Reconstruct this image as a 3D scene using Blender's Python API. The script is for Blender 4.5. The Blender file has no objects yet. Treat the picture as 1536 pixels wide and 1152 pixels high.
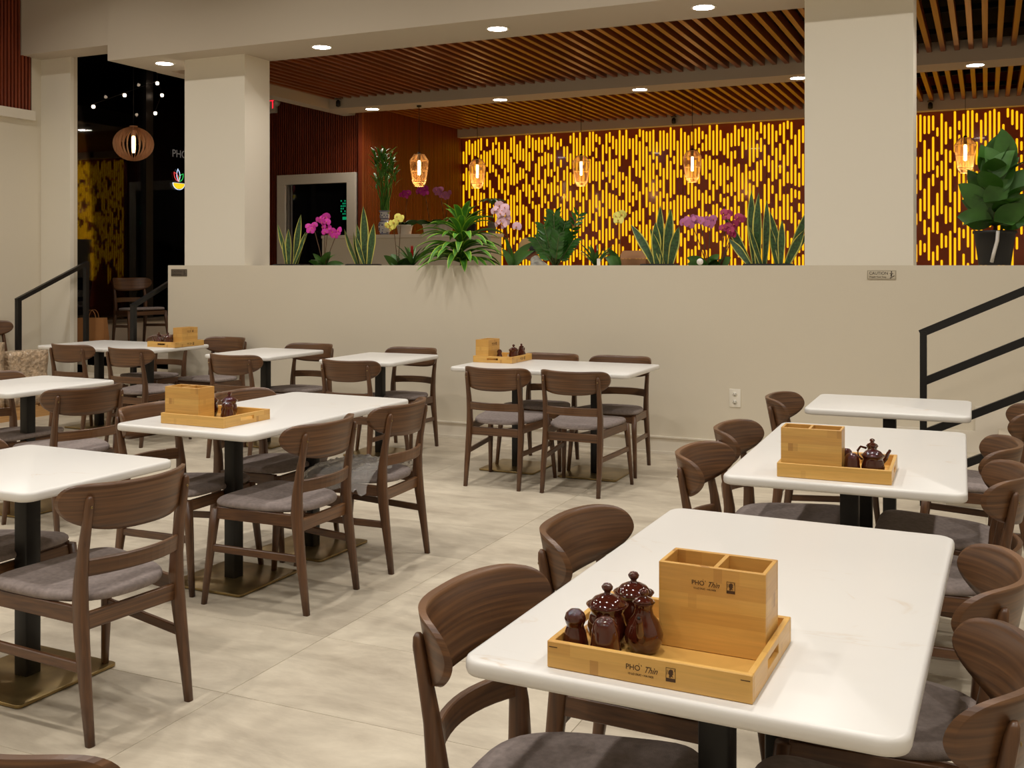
import bpy, bmesh, math, random
from mathutils import Vector, Matrix, noise
R = math.radians
random.seed(7)
C = bpy.context.scene.collection
S = bpy.context.scene

# ------------------------------------------------------------ camera, world, lights, exposure
cam_data = bpy.data.cameras.new('camera'); cam = bpy.data.objects.new('camera', cam_data); C.objects.link(cam)
cam.location = (0, 0, 1.483); cam.rotation_euler = (R(90), 0, R(24.5))
cam_data.sensor_width = 36; cam_data.lens = 1561/1536*36; cam_data.shift_y = -178/1536
cam_data.clip_start = .05
S.camera = cam
w = bpy.data.worlds.new('night'); S.world = w; w.use_nodes = True
w.node_tree.nodes['Background'].inputs[0].default_value = (.10, .12, .2, 1)
w.node_tree.nodes['Background'].inputs[1].default_value = .004
S.view_settings.view_transform = 'Standard'; S.view_settings.look = 'None'
S.view_settings.gamma = 1; S.view_settings.use_curve_mapping = False
S.view_settings.exposure = 0.0
S.cycles.use_denoising = True
S.cycles.max_bounces = 8; S.cycles.sample_clamp_indirect = 4

ROOM_W, PLAT_W = 23.0, 6.0       # watts per dining downlight / platform downlight
def lamp(name, loc, power, size=.14, color=(1, .94, .86), spread=140):
    l = bpy.data.lights.new(name, 'AREA'); l.shape = 'DISK'; l.size = size; l.energy = power; l.color = color; l.spread = R(spread)
    o = bpy.data.objects.new(name, l); C.objects.link(o); o.location = loc
    return o
CEIL = 4.8
DINING_LIGHTS = [(x, y) for x in (-7.6, -5.3, -3.0, -.7, 1.6) for y in (-.8, 1.5, 3.8, 5.9)]
PLAT_LIGHTS = [(x, 8.02) for x in (-7.47, -5.587, -3.79, -2.01, .2)] + [(x, 11.47) for x in (-7.21, -5.385, -3.615, -1.843, -.1)]
for x, y in DINING_LIGHTS: lamp('downlight_glow', (x, y, CEIL-.02), ROOM_W)
for x, y in PLAT_LIGHTS: lamp('downlight_glow', (x, y, 3.5-.018), PLAT_W, color=(1, .92, .84), spread=140)

# ------------------------------------------------------------ materials
def lin(c):
    return tuple(((v/255)/12.92 if v/255 <= .04045 else ((v/255+.055)/1.055)**2.4) for v in c) + (1,)
def new_mat(name):
    m = bpy.data.materials.new(name); m.use_nodes = True
    return m, m.node_tree, m.node_tree.nodes['Principled BSDF']
def plain(name, rgb, rough=.5, metal=0, spec=.5, coat=0, bump=0, bscale=200, var=0, vscale=3):
    m, nt, b = new_mat(name)
    b.inputs['Base Color'].default_value = lin(rgb); b.inputs['Roughness'].default_value = rough
    b.inputs['Metallic'].default_value = metal; b.inputs['Specular IOR Level'].default_value = spec
    b.inputs['Coat Weight'].default_value = coat
    tc = nt.nodes.new('ShaderNodeTexCoord')
    if var:
        n = nt.nodes.new('ShaderNodeTexNoise'); n.inputs['Scale'].default_value = vscale; n.inputs['Detail'].default_value = 5
        nt.links.new(tc.outputs['Object'], n.inputs['Vector'])
        r = nt.nodes.new('ShaderNodeValToRGB')
        r.color_ramp.elements[0].position = .3; r.color_ramp.elements[1].position = .7
        r.color_ramp.elements[0].color = lin([max(0, v*(1-var)) for v in rgb]); r.color_ramp.elements[1].color = lin([min(255, v*(1+var)) for v in rgb])
        nt.links.new(n.outputs['Fac'], r.inputs[0]); nt.links.new(r.outputs[0], b.inputs['Base Color'])
    if bump:
        n = nt.nodes.new('ShaderNodeTexNoise'); n.inputs['Scale'].default_value = bscale; n.inputs['Detail'].default_value = 3
        nt.links.new(tc.outputs['Object'], n.inputs['Vector'])
        bp = nt.nodes.new('ShaderNodeBump'); bp.inputs['Strength'].default_value = bump; bp.inputs['Distance'].default_value = .002
        nt.links.new(n.outputs['Fac'], bp.inputs['Height']); nt.links.new(bp.outputs[0], b.inputs['Normal'])
    return m
def emit(name, rgb, strength):
    m, nt, b = new_mat(name)
    b.inputs['Base Color'].default_value = (0, 0, 0, 1)
    b.inputs['Emission Color'].default_value = lin(rgb); b.inputs['Emission Strength'].default_value = strength
    return m
def wood(name, dark, light, axis='x', rough=.38, scale=1.0, coat=.15, rand=.12):
    m, nt, b = new_mat(name)
    tc = nt.nodes.new('ShaderNodeTexCoord'); mp = nt.nodes.new('ShaderNodeMapping')
    oi = nt.nodes.new('ShaderNodeObjectInfo')
    off = nt.nodes.new('ShaderNodeCombineXYZ')
    mul = nt.nodes.new('ShaderNodeMath'); mul.operation = 'MULTIPLY'; mul.inputs[1].default_value = 7
    nt.links.new(oi.outputs['Random'], mul.inputs[0])
    for i in range(3): nt.links.new(mul.outputs[0], off.inputs[i])
    s = {'x': (1.4, 2.5, 66), 'y': (60, 1.4, 60), 'z': (50, 50, 1.4)}[axis]
    mp.inputs['Scale'].default_value = tuple(v*scale for v in s)
    nt.links.new(tc.outputs['Object'], mp.inputs['Vector']); nt.links.new(off.outputs[0], mp.inputs['Location'])
    n = nt.nodes.new('ShaderNodeTexNoise'); n.inputs['Scale'].default_value = 1.6; n.inputs['Detail'].default_value = 6; n.inputs['Distortion'].default_value = .25
    nt.links.new(mp.outputs[0], n.inputs['Vector'])
    r = nt.nodes.new('ShaderNodeValToRGB'); r.color_ramp.elements[0].position = .32; r.color_ramp.elements[1].position = .68
    r.color_ramp.elements[0].color = lin(dark); r.color_ramp.elements[1].color = lin(light)
    nt.links.new(n.outputs['Fac'], r.inputs[0])
    hs = nt.nodes.new('ShaderNodeHueSaturation')
    mr = nt.nodes.new('ShaderNodeMapRange'); mr.inputs['To Min'].default_value = 1-rand; mr.inputs['To Max'].default_value = 1+rand
    nt.links.new(oi.outputs['Random'], mr.inputs[0]); nt.links.new(mr.outputs[0], hs.inputs['Value'])
    nt.links.new(r.outputs[0], hs.inputs['Color']); nt.links.new(hs.outputs[0], b.inputs['Base Color'])
    b.inputs['Roughness'].default_value = rough; b.inputs['Coat Weight'].default_value = coat; b.inputs['Coat Roughness'].default_value = .3
    return m
def marble_mat():
    m, nt, b = new_mat('marble')
    tc = nt.nodes.new('ShaderNodeTexCoord'); oi = nt.nodes.new('ShaderNodeObjectInfo')
    mp = nt.nodes.new('ShaderNodeMapping'); mp.inputs['Rotation'].default_value = (0, 0, .5); mp.inputs['Scale'].default_value = (1, 2.2, 1)
    nt.links.new(tc.outputs['Object'], mp.inputs['Vector'])
    cm = nt.nodes.new('ShaderNodeVectorMath'); cm.operation = 'SCALE'; cm.inputs[0].default_value = (9, 5, 3); nt.links.new(oi.outputs['Random'], cm.inputs['Scale'])
    nt.links.new(cm.outputs[0], mp.inputs['Location'])
    n = nt.nodes.new('ShaderNodeTexNoise'); n.inputs['Scale'].default_value = 1.7; n.inputs['Detail'].default_value = 9; n.inputs['Distortion'].default_value = .9
    nt.links.new(mp.outputs[0], n.inputs['Vector'])
    a = nt.nodes.new('ShaderNodeMath'); a.operation = 'SUBTRACT'; a.inputs[1].default_value = .5; nt.links.new(n.outputs['Fac'], a.inputs[0])
    ab = nt.nodes.new('ShaderNodeMath'); ab.operation = 'ABSOLUTE'; nt.links.new(a.outputs[0], ab.inputs[0])
    r = nt.nodes.new('ShaderNodeValToRGB'); r.color_ramp.elements[0].position = 0; r.color_ramp.elements[1].position = .009
    r.color_ramp.elements[0].color = (1, 1, 1, 1); r.color_ramp.elements[1].color = (0, 0, 0, 1)
    nt.links.new(ab.outputs[0], r.inputs[0])
    n2 = nt.nodes.new('ShaderNodeTexNoise'); n2.inputs['Scale'].default_value = 3.2; n2.inputs['Detail'].default_value = 4; nt.links.new(mp.outputs[0], n2.inputs['Vector'])
    r2 = nt.nodes.new('ShaderNodeValToRGB'); r2.color_ramp.elements[0].position = .54; r2.color_ramp.elements[1].position = .72; nt.links.new(n2.outputs['Fac'], r2.inputs[0])
    mu = nt.nodes.new('ShaderNodeMath'); mu.operation = 'MULTIPLY'; nt.links.new(r.outputs[0], mu.inputs[0]); nt.links.new(r2.outputs[0], mu.inputs[1]); r2.color_ramp.elements[1].color = (.6, .6, .6, 1)
    mx = nt.nodes.new('ShaderNodeMix'); mx.data_type = 'RGBA'
    mx.inputs['A'].default_value = lin((222, 220, 216)); mx.inputs['B'].default_value = lin((196, 172, 140))
    nt.links.new(mu.outputs[0], mx.inputs['Factor']); nt.links.new(mx.outputs['Result'], b.inputs['Base Color'])
    b.inputs['Roughness'].default_value = .33
    return m
def bamboo_mat():
    m, nt, b = new_mat('bamboo')
    tc = nt.nodes.new('ShaderNodeTexCoord')
    sep = nt.nodes.new('ShaderNodeSeparateXYZ'); nt.links.new(tc.outputs['Object'], sep.inputs[0])
    add = nt.nodes.new('ShaderNodeMath'); add.operation = 'ADD'; nt.links.new(sep.outputs['X'], add.inputs[0]); nt.links.new(sep.outputs['Y'], add.inputs[1])
    cb = nt.nodes.new('ShaderNodeCombineXYZ'); nt.links.new(add.outputs[0], cb.inputs['X']); nt.links.new(sep.outputs['Z'], cb.inputs['Y'])
    br = nt.nodes.new('ShaderNodeTexBrick'); br.inputs['Scale'].default_value = 1; br.inputs['Brick Width'].default_value = .3; br.inputs['Row Height'].default_value = .026
    br.inputs['Mortar Size'].default_value = 0; br.offset = .37
    br.inputs['Color1'].default_value = lin((220, 174, 94)); br.inputs['Color2'].default_value = lin((206, 156, 80))
    nt.links.new(cb.outputs[0], br.inputs['Vector'])
    mp = nt.nodes.new('ShaderNodeMapping'); mp.inputs['Scale'].default_value = (6, 6, 120); nt.links.new(tc.outputs['Object'], mp.inputs['Vector'])
    n = nt.nodes.new('ShaderNodeTexNoise'); n.inputs['Scale'].default_value = 1.5; n.inputs['Detail'].default_value = 3; nt.links.new(mp.outputs[0], n.inputs['Vector'])
    # darker knuckles of the cane: short patches inside single strips
    br2 = nt.nodes.new('ShaderNodeTexBrick'); br2.inputs['Scale'].default_value = 1; br2.inputs['Brick Width'].default_value = .016; br2.inputs['Row Height'].default_value = .026
    br2.inputs['Mortar Size'].default_value = 0; br2.offset = .41; br2.inputs['Color1'].default_value = (0, 0, 0, 1); br2.inputs['Color2'].default_value = (1, 1, 1, 1)
    nt.links.new(cb.outputs[0], br2.inputs['Vector'])
    r = nt.nodes.new('ShaderNodeValToRGB'); r.color_ramp.elements[0].position = .94; r.color_ramp.elements[1].position = .98; nt.links.new(br2.outputs['Color'], r.inputs[0])
    mx = nt.nodes.new('ShaderNodeMix'); mx.data_type = 'RGBA'; mx.inputs['B'].default_value = lin((150, 95, 38))
    sc = nt.nodes.new('ShaderNodeMath'); sc.operation = 'MULTIPLY'; sc.inputs[1].default_value = .6
    nt.links.new(r.outputs[0], sc.inputs[0]); nt.links.new(sc.outputs[0], mx.inputs['Factor']); nt.links.new(br.outputs['Color'], mx.inputs['A'])
    hs = nt.nodes.new('ShaderNodeHueSaturation'); mr = nt.nodes.new('ShaderNodeMapRange'); mr.inputs['To Min'].default_value = .8; mr.inputs['To Max'].default_value = 1.15
    nt.links.new(n.outputs['Fac'], mr.inputs[0]); nt.links.new(mr.outputs[0], hs.inputs['Value']); nt.links.new(mx.outputs['Result'], hs.inputs['Color'])
    nt.links.new(hs.outputs[0], b.inputs['Base Color']); b.inputs['Roughness'].default_value = .4; b.inputs['Coat Weight'].default_value = .2
    return m
def tile_mat(name, base, tint):
    m, nt, b = new_mat(name)
    ge = nt.nodes.new('ShaderNodeNewGeometry'); oi = nt.nodes.new('ShaderNodeObjectInfo')
    ad = nt.nodes.new('ShaderNodeVectorMath'); ad.operation = 'ADD'; nt.links.new(ge.outputs['Position'], ad.inputs[0])
    cm = nt.nodes.new('ShaderNodeVectorMath'); cm.operation = 'SCALE'; cm.inputs[0].default_value = (30, 17, 0); nt.links.new(oi.outputs['Random'], cm.inputs['Scale']); nt.links.new(cm.outputs[0], ad.inputs[1])
    mp = nt.nodes.new('ShaderNodeMapping'); mp.inputs['Scale'].default_value = (1, 2.4, 1); nt.links.new(ad.outputs[0], mp.inputs['Vector'])
    n = nt.nodes.new('ShaderNodeTexNoise'); n.inputs['Scale'].default_value = 1.9; n.inputs['Detail'].default_value = 10; n.inputs['Roughness'].default_value = .7; n.inputs['Distortion'].default_value = .3
    nt.links.new(mp.outputs[0], n.inputs['Vector'])
    r = nt.nodes.new('ShaderNodeValToRGB'); r.color_ramp.elements[0].position = .3; r.color_ramp.elements[1].position = .68
    r.color_ramp.elements[0].color = lin(tint); r.color_ramp.elements[1].color = lin(base); nt.links.new(n.outputs['Fac'], r.inputs[0])
    hs = nt.nodes.new('ShaderNodeHueSaturation'); mr = nt.nodes.new('ShaderNodeMapRange'); mr.inputs['To Min'].default_value = .93; mr.inputs['To Max'].default_value = 1.05
    nt.links.new(oi.outputs['Random'], mr.inputs[0]); nt.links.new(mr.outputs[0], hs.inputs['Value']); nt.links.new(r.outputs[0], hs.inputs['Color'])
    nt.links.new(hs.outputs[0], b.inputs['Base Color']); b.inputs['Roughness'].default_value = .5
    return m
def thin_film(name, tint, refl=1.45, cover=.0, rough=.02, bump=0):
    m, nt, b = new_mat(name)
    out = nt.nodes['Material Output']
    tr = nt.nodes.new('ShaderNodeBsdfTransparent'); tr.inputs[0].default_value = (*tint, 1)
    gl = nt.nodes.new('ShaderNodeBsdfGlossy'); gl.inputs['Roughness'].default_value = rough
    fr = nt.nodes.new('ShaderNodeFresnel'); fr.inputs['IOR'].default_value = refl
    mx = nt.nodes.new('ShaderNodeMixShader'); nt.links.new(fr.outputs[0], mx.inputs[0]); nt.links.new(tr.outputs[0], mx.inputs[1]); nt.links.new(gl.outputs[0], mx.inputs[2])
    last = mx
    if cover:
        df = nt.nodes.new('ShaderNodeBsdfDiffuse'); df.inputs[0].default_value = (.75, .72, .68, 1)
        m2 = nt.nodes.new('ShaderNodeMixShader'); m2.inputs[0].default_value = cover
        nt.links.new(mx.outputs[0], m2.inputs[1]); nt.links.new(df.outputs[0], m2.inputs[2]); last = m2
    if bump:
        tc = nt.nodes.new('ShaderNodeTexCoord'); n = nt.nodes.new('ShaderNodeTexNoise'); n.inputs['Scale'].default_value = bump; n.inputs['Detail'].default_value = 4
        nt.links.new(tc.outputs['Object'], n.inputs['Vector']); bp = nt.nodes.new('ShaderNodeBump'); bp.inputs['Strength'].default_value = 1; bp.inputs['Distance'].default_value = .02
        nt.links.new(n.outputs['Fac'], bp.inputs['Height']); nt.links.new(bp.outputs[0], gl.inputs['Normal']); nt.links.new(bp.outputs[0], fr.inputs['Normal'])
    nt.links.new(last.outputs[0], out.inputs[0]); nt.nodes.remove(b)
    return m
M = dict(
 walnut_x=wood('walnut_x', (70, 44, 26), (112, 77, 47), 'x'),
 walnut_z=wood('walnut_z', (70, 44, 27), (100, 67, 41), 'z'),
 walnut_y=wood('walnut_y', (70, 44, 27), (100, 67, 41), 'y'),
 red_slat=wood('red_slat', (108, 42, 20), (138, 60, 28), 'z', rough=.45, scale=.5, rand=0),
 ceil_slat=wood('ceil_slat', (122, 60, 26), (152, 82, 38), 'y', rough=.4, scale=.5, rand=.1),
 fabric=plain('seat_fabric', (138, 127, 123), .95, spec=.15, bump=.6, bscale=420, var=.07, vscale=60),
 marble=marble_mat(), bamboo=bamboo_mat(),
 black=plain('black_steel', (22, 21, 21), .4, spec=.4),
 brass=plain('aged_brass', (150, 128, 84), .3, metal=.85, var=.12, vscale=9),
 ceramic=plain('brown_glaze', (70, 27, 15), .05, spec=.5, coat=.7),
 hole=plain('dark_hole', (12, 8, 6), .9),
 wall=plain('cream_paint', (216, 207, 188), .75, bump=.08, bscale=120),
 pale=plain('cream_paint_lit', (234, 228, 213), .75, bump=.08, bscale=120),  # cream wall paint made lighter, the columns' stronger light put into the colour
 soffit=plain('cream_paint_shaded', (196, 184, 166), .8),  # cream wall paint made darker, the beams' dimmer light put into the colour
 darkceil=plain('dark_ceiling', (70, 64, 58), .9),
 trim=plain('white_trim', (226, 218, 203), .45),
 tile=tile_mat('floor_tile', (208, 198, 178), (164, 152, 134)),
 grout=plain('grout', (160, 149, 131), .9),
 void=plain('plenum_gap_black', (14, 10, 9), .9),  # black plenum; behind wall slats the same black paints in the gap shade
 panel=plain('glossy_brown_panel', (168, 74, 36), .16, coat=.3),
 slot=emit('amber_light', (255, 184, 14), 1.3),
 lens=emit('light_lens', (255, 244, 228), 38),
 bulb=emit('bulb_glow', (255, 206, 140), 16),
 tiny=emit('tiny_bulb', (255, 222, 190), 9),
 wire=plain('brass_wire', (226, 186, 128), .35, metal=.2),
 fin=wood('fin_wood', (190, 140, 104), (220, 172, 130), 'z', rand=.05),
 glass=thin_film('window_glass', (.8, .8, .82), 1.45),
 doorglass=plain('night_door_glass', (8, 8, 10), .06),
 film=thin_film('plastic_film', (.9, .89, .87), 2.0, .22, .10, 34),
 wrap=plain('stretch_wrap', (196, 172, 144), .22, coat=.7, bump=1, bscale=26, var=.16, vscale=22),
 pine=wood('pine', (176, 130, 80), (206, 164, 108), 'y'),
 kraft=plain('kraft_paper', (168, 116, 66), .8, var=.06),
 card=plain('cardboard', (146, 104, 68), .85),
 pot=plain('black_pot', (28, 27, 27), .5), whitepot=plain('white_pot', (226, 218, 206), .35), greypot=plain('grey_pot', (128, 122, 116), .6),
 soil=plain('soil', (48, 34, 24), .95),
 sansev=plain('snake_leaf', (50, 76, 42), .45, var=.35, vscale=45), edge=plain('leaf_edge', (196, 190, 92), .5),
 leaf=plain('dark_leaf', (58, 98, 34), .35, var=.2, vscale=10), leaf2=plain('mid_leaf', (74, 132, 42), .55, var=.2, vscale=10),
 lime=plain('lime_edge', (158, 196, 60), .45), fig=plain('fig_leaf', (56, 98, 32), .4, var=.2, vscale=6),
 zz=plain('zz_leaf', (48, 94, 34), .25, var=.2, vscale=14), stem=plain('stem', (84, 98, 48), .6), brown=plain('brown_stem', (92, 66, 42), .7),
 magenta=plain('magenta_petal', (196, 44, 156), .6), pink=plain('pink_petal', (226, 186, 200), .6), purple=plain('purple_petal', (158, 36, 84), .6),
 yellow=plain('yellow_petal', (226, 218, 104), .6), mauve=plain('mauve_petal', (190, 110, 160), .6), red=plain('red_bract', (196, 28, 26), .5), lip=plain('petal_throat', (200, 120, 60), .6),
 skin=plain('skin', (150, 100, 76), .55), hair=plain('black_hair', (20, 16, 15), .6), cap=plain('tan_cap', (196, 160, 110), .85), shirt=plain('shirt', (196, 196, 184), .85, var=.25, vscale=12),
 jeans=plain('trousers', (40, 42, 50), .9),
 ink=plain('burnt_ink', (74, 50, 28), .8), signplate=plain('sign_plate', (200, 189, 166), .5), signdark=plain('sign_dark', (98, 88, 76), .45, metal=.3), signink=plain('sign_ink', (48, 40, 34), .7),
 plate=plain('outlet_plastic', (232, 226, 212), .4), exit_box=plain('exit_box', (214, 205, 190), .5), exit_red=emit('exit_red', (235, 30, 50), 1.6),
 porcelain=plain('porcelain', (226, 228, 232), .15, coat=.6), cobalt=plain('cobalt', (30, 44, 120), .2, coat=.6),
 neon_y=emit('neon_yellow', (236, 200, 30), 1.2), neon_w=emit('neon_white', (205, 225, 255), 1.1), neon_g=emit('neon_green', (40, 190, 80), 1.2), neon_r=emit('neon_red', (220, 60, 60), 1.2), faint=emit('faint_sign', (120, 112, 104), .5),
 led_green=emit('green_led', (10, 170, 110), .6), asphalt=plain('night_asphalt', (30, 30, 32), .9), tag=plain('tag_paper', (232, 228, 222), .6),
)

M['wrap'].node_tree.nodes['Bump'].inputs['Distance'].default_value = .03
# ------------------------------------------------------------ mesh helpers
class MB:
    def __init__(s): s.v = []; s.f = []; s.m = []; s.sm = []
    def add(s, vs, fs, mi=0, smooth=False):
        b = len(s.v); s.v += [tuple(p) for p in vs]
        for f in fs: s.f.append(tuple(i+b for i in f)); s.m.append(mi); s.sm.append(smooth)
        return s
    def box(s, x0, y0, z0, x1, y1, z1, mi=0):
        vs = [(x, y, z) for z in (z0, z1) for y in (y0, y1) for x in (x0, x1)]
        return s.add(vs, [(0, 2, 3, 1), (4, 5, 7, 6), (0, 1, 5, 4), (2, 6, 7, 3), (0, 4, 6, 2), (1, 3, 7, 5)], mi)
    def rings(s, rings, mi=0, smooth=True, cap=True, closed=True):
        n = len(rings[0]); vs = [p for r in rings for p in r]; fs = []
        for i in range(len(rings)-1):
            for j in range(n if closed else n-1):
                k = (j+1) % n
                fs.append((i*n+j, i*n+k, (i+1)*n+k, (i+1)*n+j))
        if cap and closed: fs.append(tuple(reversed(range(n)))); fs.append(tuple((len(rings)-1)*n+j for j in range(n)))
        return s.add(vs, fs, mi, smooth)
    def lathe(s, prof, c=(0, 0, 0), n=20, mi=0, cap=True):
        return s.rings([[(c[0]+r*math.cos(2*math.pi*j/n), c[1]+r*math.sin(2*math.pi*j/n), c[2]+z) for j in range(n)] for r, z in prof], mi, True, cap)
    def tube(s, pts, rad, n=8, mi=0, smooth=True, cap=True):
        pts = [Vector(p) for p in pts]; rr = rad if isinstance(rad, (list, tuple)) else [rad]*len(pts); rings = []
        ref = None
        for i, p in enumerate(pts):
            d = (pts[min(i+1, len(pts)-1)]-pts[max(i-1, 0)]).normalized()
            if ref is None: ref = Vector((0, 0, 1)) if abs(d.z) < .9 else Vector((1, 0, 0))
            a = d.cross(ref).normalized(); b = d.cross(a).normalized()
            rings.append([p+(a*math.cos(t)+b*math.sin(t))*rr[i] for t in [2*math.pi*j/n for j in range(n)]])
        return s.rings(rings, mi, smooth, cap)
    def bar(s, p, q, w, h, mi=0, up=(0, 0, 1)):
        p, q = Vector(p), Vector(q); d = (q-p).normalized(); u = Vector(up); a = d.cross(u).normalized(); b = a.cross(d).normalized()
        rings = [[c+a*x*w/2+b*y*h/2 for x, y in ((-1, -1), (1, -1), (1, 1), (-1, 1))] for c in (p, q)]
        return s.rings(rings, mi, False)
    def build(s, name, mats, parent=None, loc=None, bevel=0, seg=2, recalc=True, wn=True):
        me = bpy.data.meshes.new(name); me.from_pydata(s.v, [], s.f)
        for m in (mats if isinstance(mats, (list, tuple)) else [mats]): me.materials.append(M[m])
        for p, mi, sm in zip(me.polygons, s.m, s.sm): p.material_index = mi; p.use_smooth = sm
        if bevel or recalc:
            bm = bmesh.new(); bm.from_mesh(me)
            if bevel:
                es = [e for e in bm.edges if len(e.link_faces) == 2 and e.calc_face_angle(0) > .6]
                bmesh.ops.bevel(bm, geom=es, offset=bevel, segments=seg, profile=.7, affect='EDGES')
            bmesh.ops.recalc_face_normals(bm, faces=bm.faces); bm.to_mesh(me); bm.free()
        o = bpy.data.objects.new(name, me); C.objects.link(o)
        if parent: o.parent = parent
        if loc: o.location = loc
        return o
def thing(name, label, cat, loc=(0, 0, 0), rz=0, group=None):
    o = bpy.data.objects.new(name, None); C.objects.link(o); o.empty_display_size = .1
    o.location = loc; o.rotation_euler = (0, 0, rz); return tag(o, label, cat, group)
def tag(o, label, cat, group=None):
    o['label'] = label; o['category'] = cat
    if group: o['group'] = group
    return o
def struct(o, label=None):
    o['kind'] = 'structure'
    if label: o['label'] = label
    return o
def sbox(name, mat, *b, label=None, bevel=0): return struct(MB().box(*b).build(name, mat, bevel=bevel), label)
def dup(root, loc, rz, label=None, group=None, parent=None, extra=None):
    def rec(o, p):
        c = o.copy(); C.objects.link(c); c.parent = p
        for ch in kids.get(o.name, []): rec(ch, c)
        return c
    kids = {}
    stack = [root]
    while stack:
        o = stack.pop(); kids[o.name] = list(o.children); stack += kids[o.name]
    r = rec(root, parent); r.location = loc; r.rotation_euler = (0, 0, rz)
    if label: r['label'] = label
    if group: r['group'] = group
    return r
def rrect(w, l, r, n=6):
    pts = []
    for cx, cy, a0 in ((w/2-r, l/2-r, 0), (-w/2+r, l/2-r, 90), (-w/2+r, -l/2+r, 180), (w/2-r, -l/2+r, 270)):
        for k in range(n+1): a = R(a0+90*k/n); pts.append((cx+r*math.cos(a), cy+r*math.sin(a)))
    return pts
def slab(mb, w, l, z0, z1, r, e, mi=0, c=(0, 0), n=6):
    rr = []
    for k, (ins, z) in enumerate([(e, z0), (e*.3, z0+e*.3), (0, z0+e), (0, z1-e), (e*.3, z1-e*.3), (e, z1)]):
        rr.append([(c[0]+x, c[1]+y, z) for x, y in rrect(w-2*ins, l-2*ins, max(r-ins, .001), n)])
    return mb.rings(rr, mi, True)
def text(name, body, size, loc, rot, mat, parent, ext=.0004, align='CENTER', shear=0, sx=1):
    c = bpy.data.curves.new(name, 'FONT'); c.body = body; c.size = size; c.extrude = ext; c.align_x = align; c.align_y = 'CENTER'; c.shear = shear; c.materials.append(M[mat])
    o = bpy.data.objects.new(name, c); C.objects.link(o); o.location = loc; o.rotation_euler = rot; o.scale = (sx, 1, 1)
    bpy.context.view_layer.update()
    me = bpy.data.meshes.new_from_object(o.evaluated_get(bpy.context.evaluated_depsgraph_get()))
    n = bpy.data.objects.new(name, me); C.objects.link(n); n.location = loc; n.rotation_euler = rot; n.scale = (sx, 1, 1)
    bpy.data.objects.remove(o); n.name = name; me.name = name
    if parent: n.parent = parent
    return n

# ------------------------------------------------------------ the room
WY, WT = 7.97, 1.483              # half wall face and top
PF = .53                          # platform floor
XL, XR = -9.12, 3.0
fl = sbox('floor', 'grout', XL-.1, -3, -.12, XR, WY+.3, -.002)
tmb = MB(); tmb.box(-.5988, -.2988, -.01, .5988, .2988, 0)
tile0 = tmb.build('tile', 'tile', fl, bevel=.001, seg=1)
first = True
for i in range(-8, 3):
    for j in range(-1, 14):
        x = .6+i*1.2+(.0); y = .17+j*.6
        if x > 1.9 or x < -9.2 or y > 8.1: continue
        o = tile0 if first else tile0.copy()
        if not first: C.objects.link(o); o.parent = fl
        first = False; o.location = (x, y, 0)
rest = MB(); rest.box(1.9, -3, -.01, XR, WY, 0).box(XL, -3, -.01, 1.9, -.73, 0); r_ = rest.build('tile_field', 'tile', fl); r_['kind'] = 'stuff'
sbox('floor_platform', 'tile', -9.75, 8.15, PF-.1, XR, 14.9, PF, label='raised platform floor of beige tile behind the half wall')
sbox('wall_platform_edge', 'wall', -8.705, 8.19, 0, -7.17, 8.30, PF-.1)
# half wall with planter trough
hw = MB(); x0, x1 = -7.378, XR
hw.box(x0, WY, 0, x1, WY+.10, WT); hw.box(x0, WY+.30, 0, x1, WY+.40, WT-.003)
hw.box(x0, WY+.10, 0, -7.17, WY+.30, WT-.001); hw.box(-7.17, WY+.10, 0, -.475, WY+.30, WT-.15); hw.box(-.475, WY+.1, 0, x1, WY+.3, WT-.001)
struct(hw.build('wall_partition', 'wall'), 'cream half wall between dining floor and raised platform')
bb = MB(); bb.box(x0-.012, WY-.014, 0, -.225, WY, .125).box(x0-.02, WY-.026, .125, -.225, WY, .137).box(x0, WY-.032, 0, -.225, WY-.014, .02)
struct(bb.build('baseboard_back', 'trim'))
sbox('column_left', 'pale', -7.166, WY, WT, -6.433, WY+.38, 3.52, label='square cream column on the left part of the half wall')
sbox('column_right', 'pale', -1.233, WY, WT, -.475, WY+.38, 3.52, label='wide cream column on the right part of the half wall')
# bulkhead / soffits
bk = MB(); bk.box(-7.88, 7.68, 3.5, XR, 8.37, CEIL)
struct(bk.build('wall_bulkhead', 'soffit'), 'deep cream beam above the half wall')
sbox('wall_bulkhead_left', 'soffit', XL, 7.70, 3.66, -7.88, 8.02, CEIL, label='shallower cream beam over the left stairs')
so = MB(); so.box(-7.9, 8.37, 3.5, -7.72, 11.86, 3.72); so.box(-7.72, 11.25, 3.5, XR, 11.68, 3.72); so.box(-7.6, 14.6, 3.5, XR, 14.74, 3.72)
struct(so.build('ceiling_soffit', 'soffit'), 'plain soffit bands framing the slatted ceiling')
ce = sbox('ceiling_platform', 'void', -9.75, 8.37, 4.1, XR, 14.9, 4.2, label='dark ceiling void above wooden slats')
sl0 = MB().box(-.024, -1.44, 0, .024, 1.44, .09).build('slat', 'ceil_slat', ce, bevel=.003, seg=1)
sl1 = MB().box(-.024, -1.46, 0, .024, 1.46, .09).build('slat', 'ceil_slat', ce, bevel=.003, seg=1)
f0 = True
for k in range(75):
    x = -7.66+k*.1275
    for s_, yy in ((sl0, 8.37+1.44), (sl1, 11.68+1.46)):
        o = s_ if f0 else s_.copy()
        if not f0: C.objects.link(o); o.parent = ce
        o.location = (x+random.uniform(-.002, .002), yy, 3.62)
    f0 = False
cj = MB(); [cj.box(-7.7, y, 3.71, XR, y+.05, 3.76) for y in (8.9, 9.9, 10.8, 12.2, 13.2, 14.2)]
cj.build('joist', 'void', ce)
sbox('ceiling', 'darkceil', XL-.1, -3, CEIL, XR, 7.70, CEIL+.1)
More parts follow.
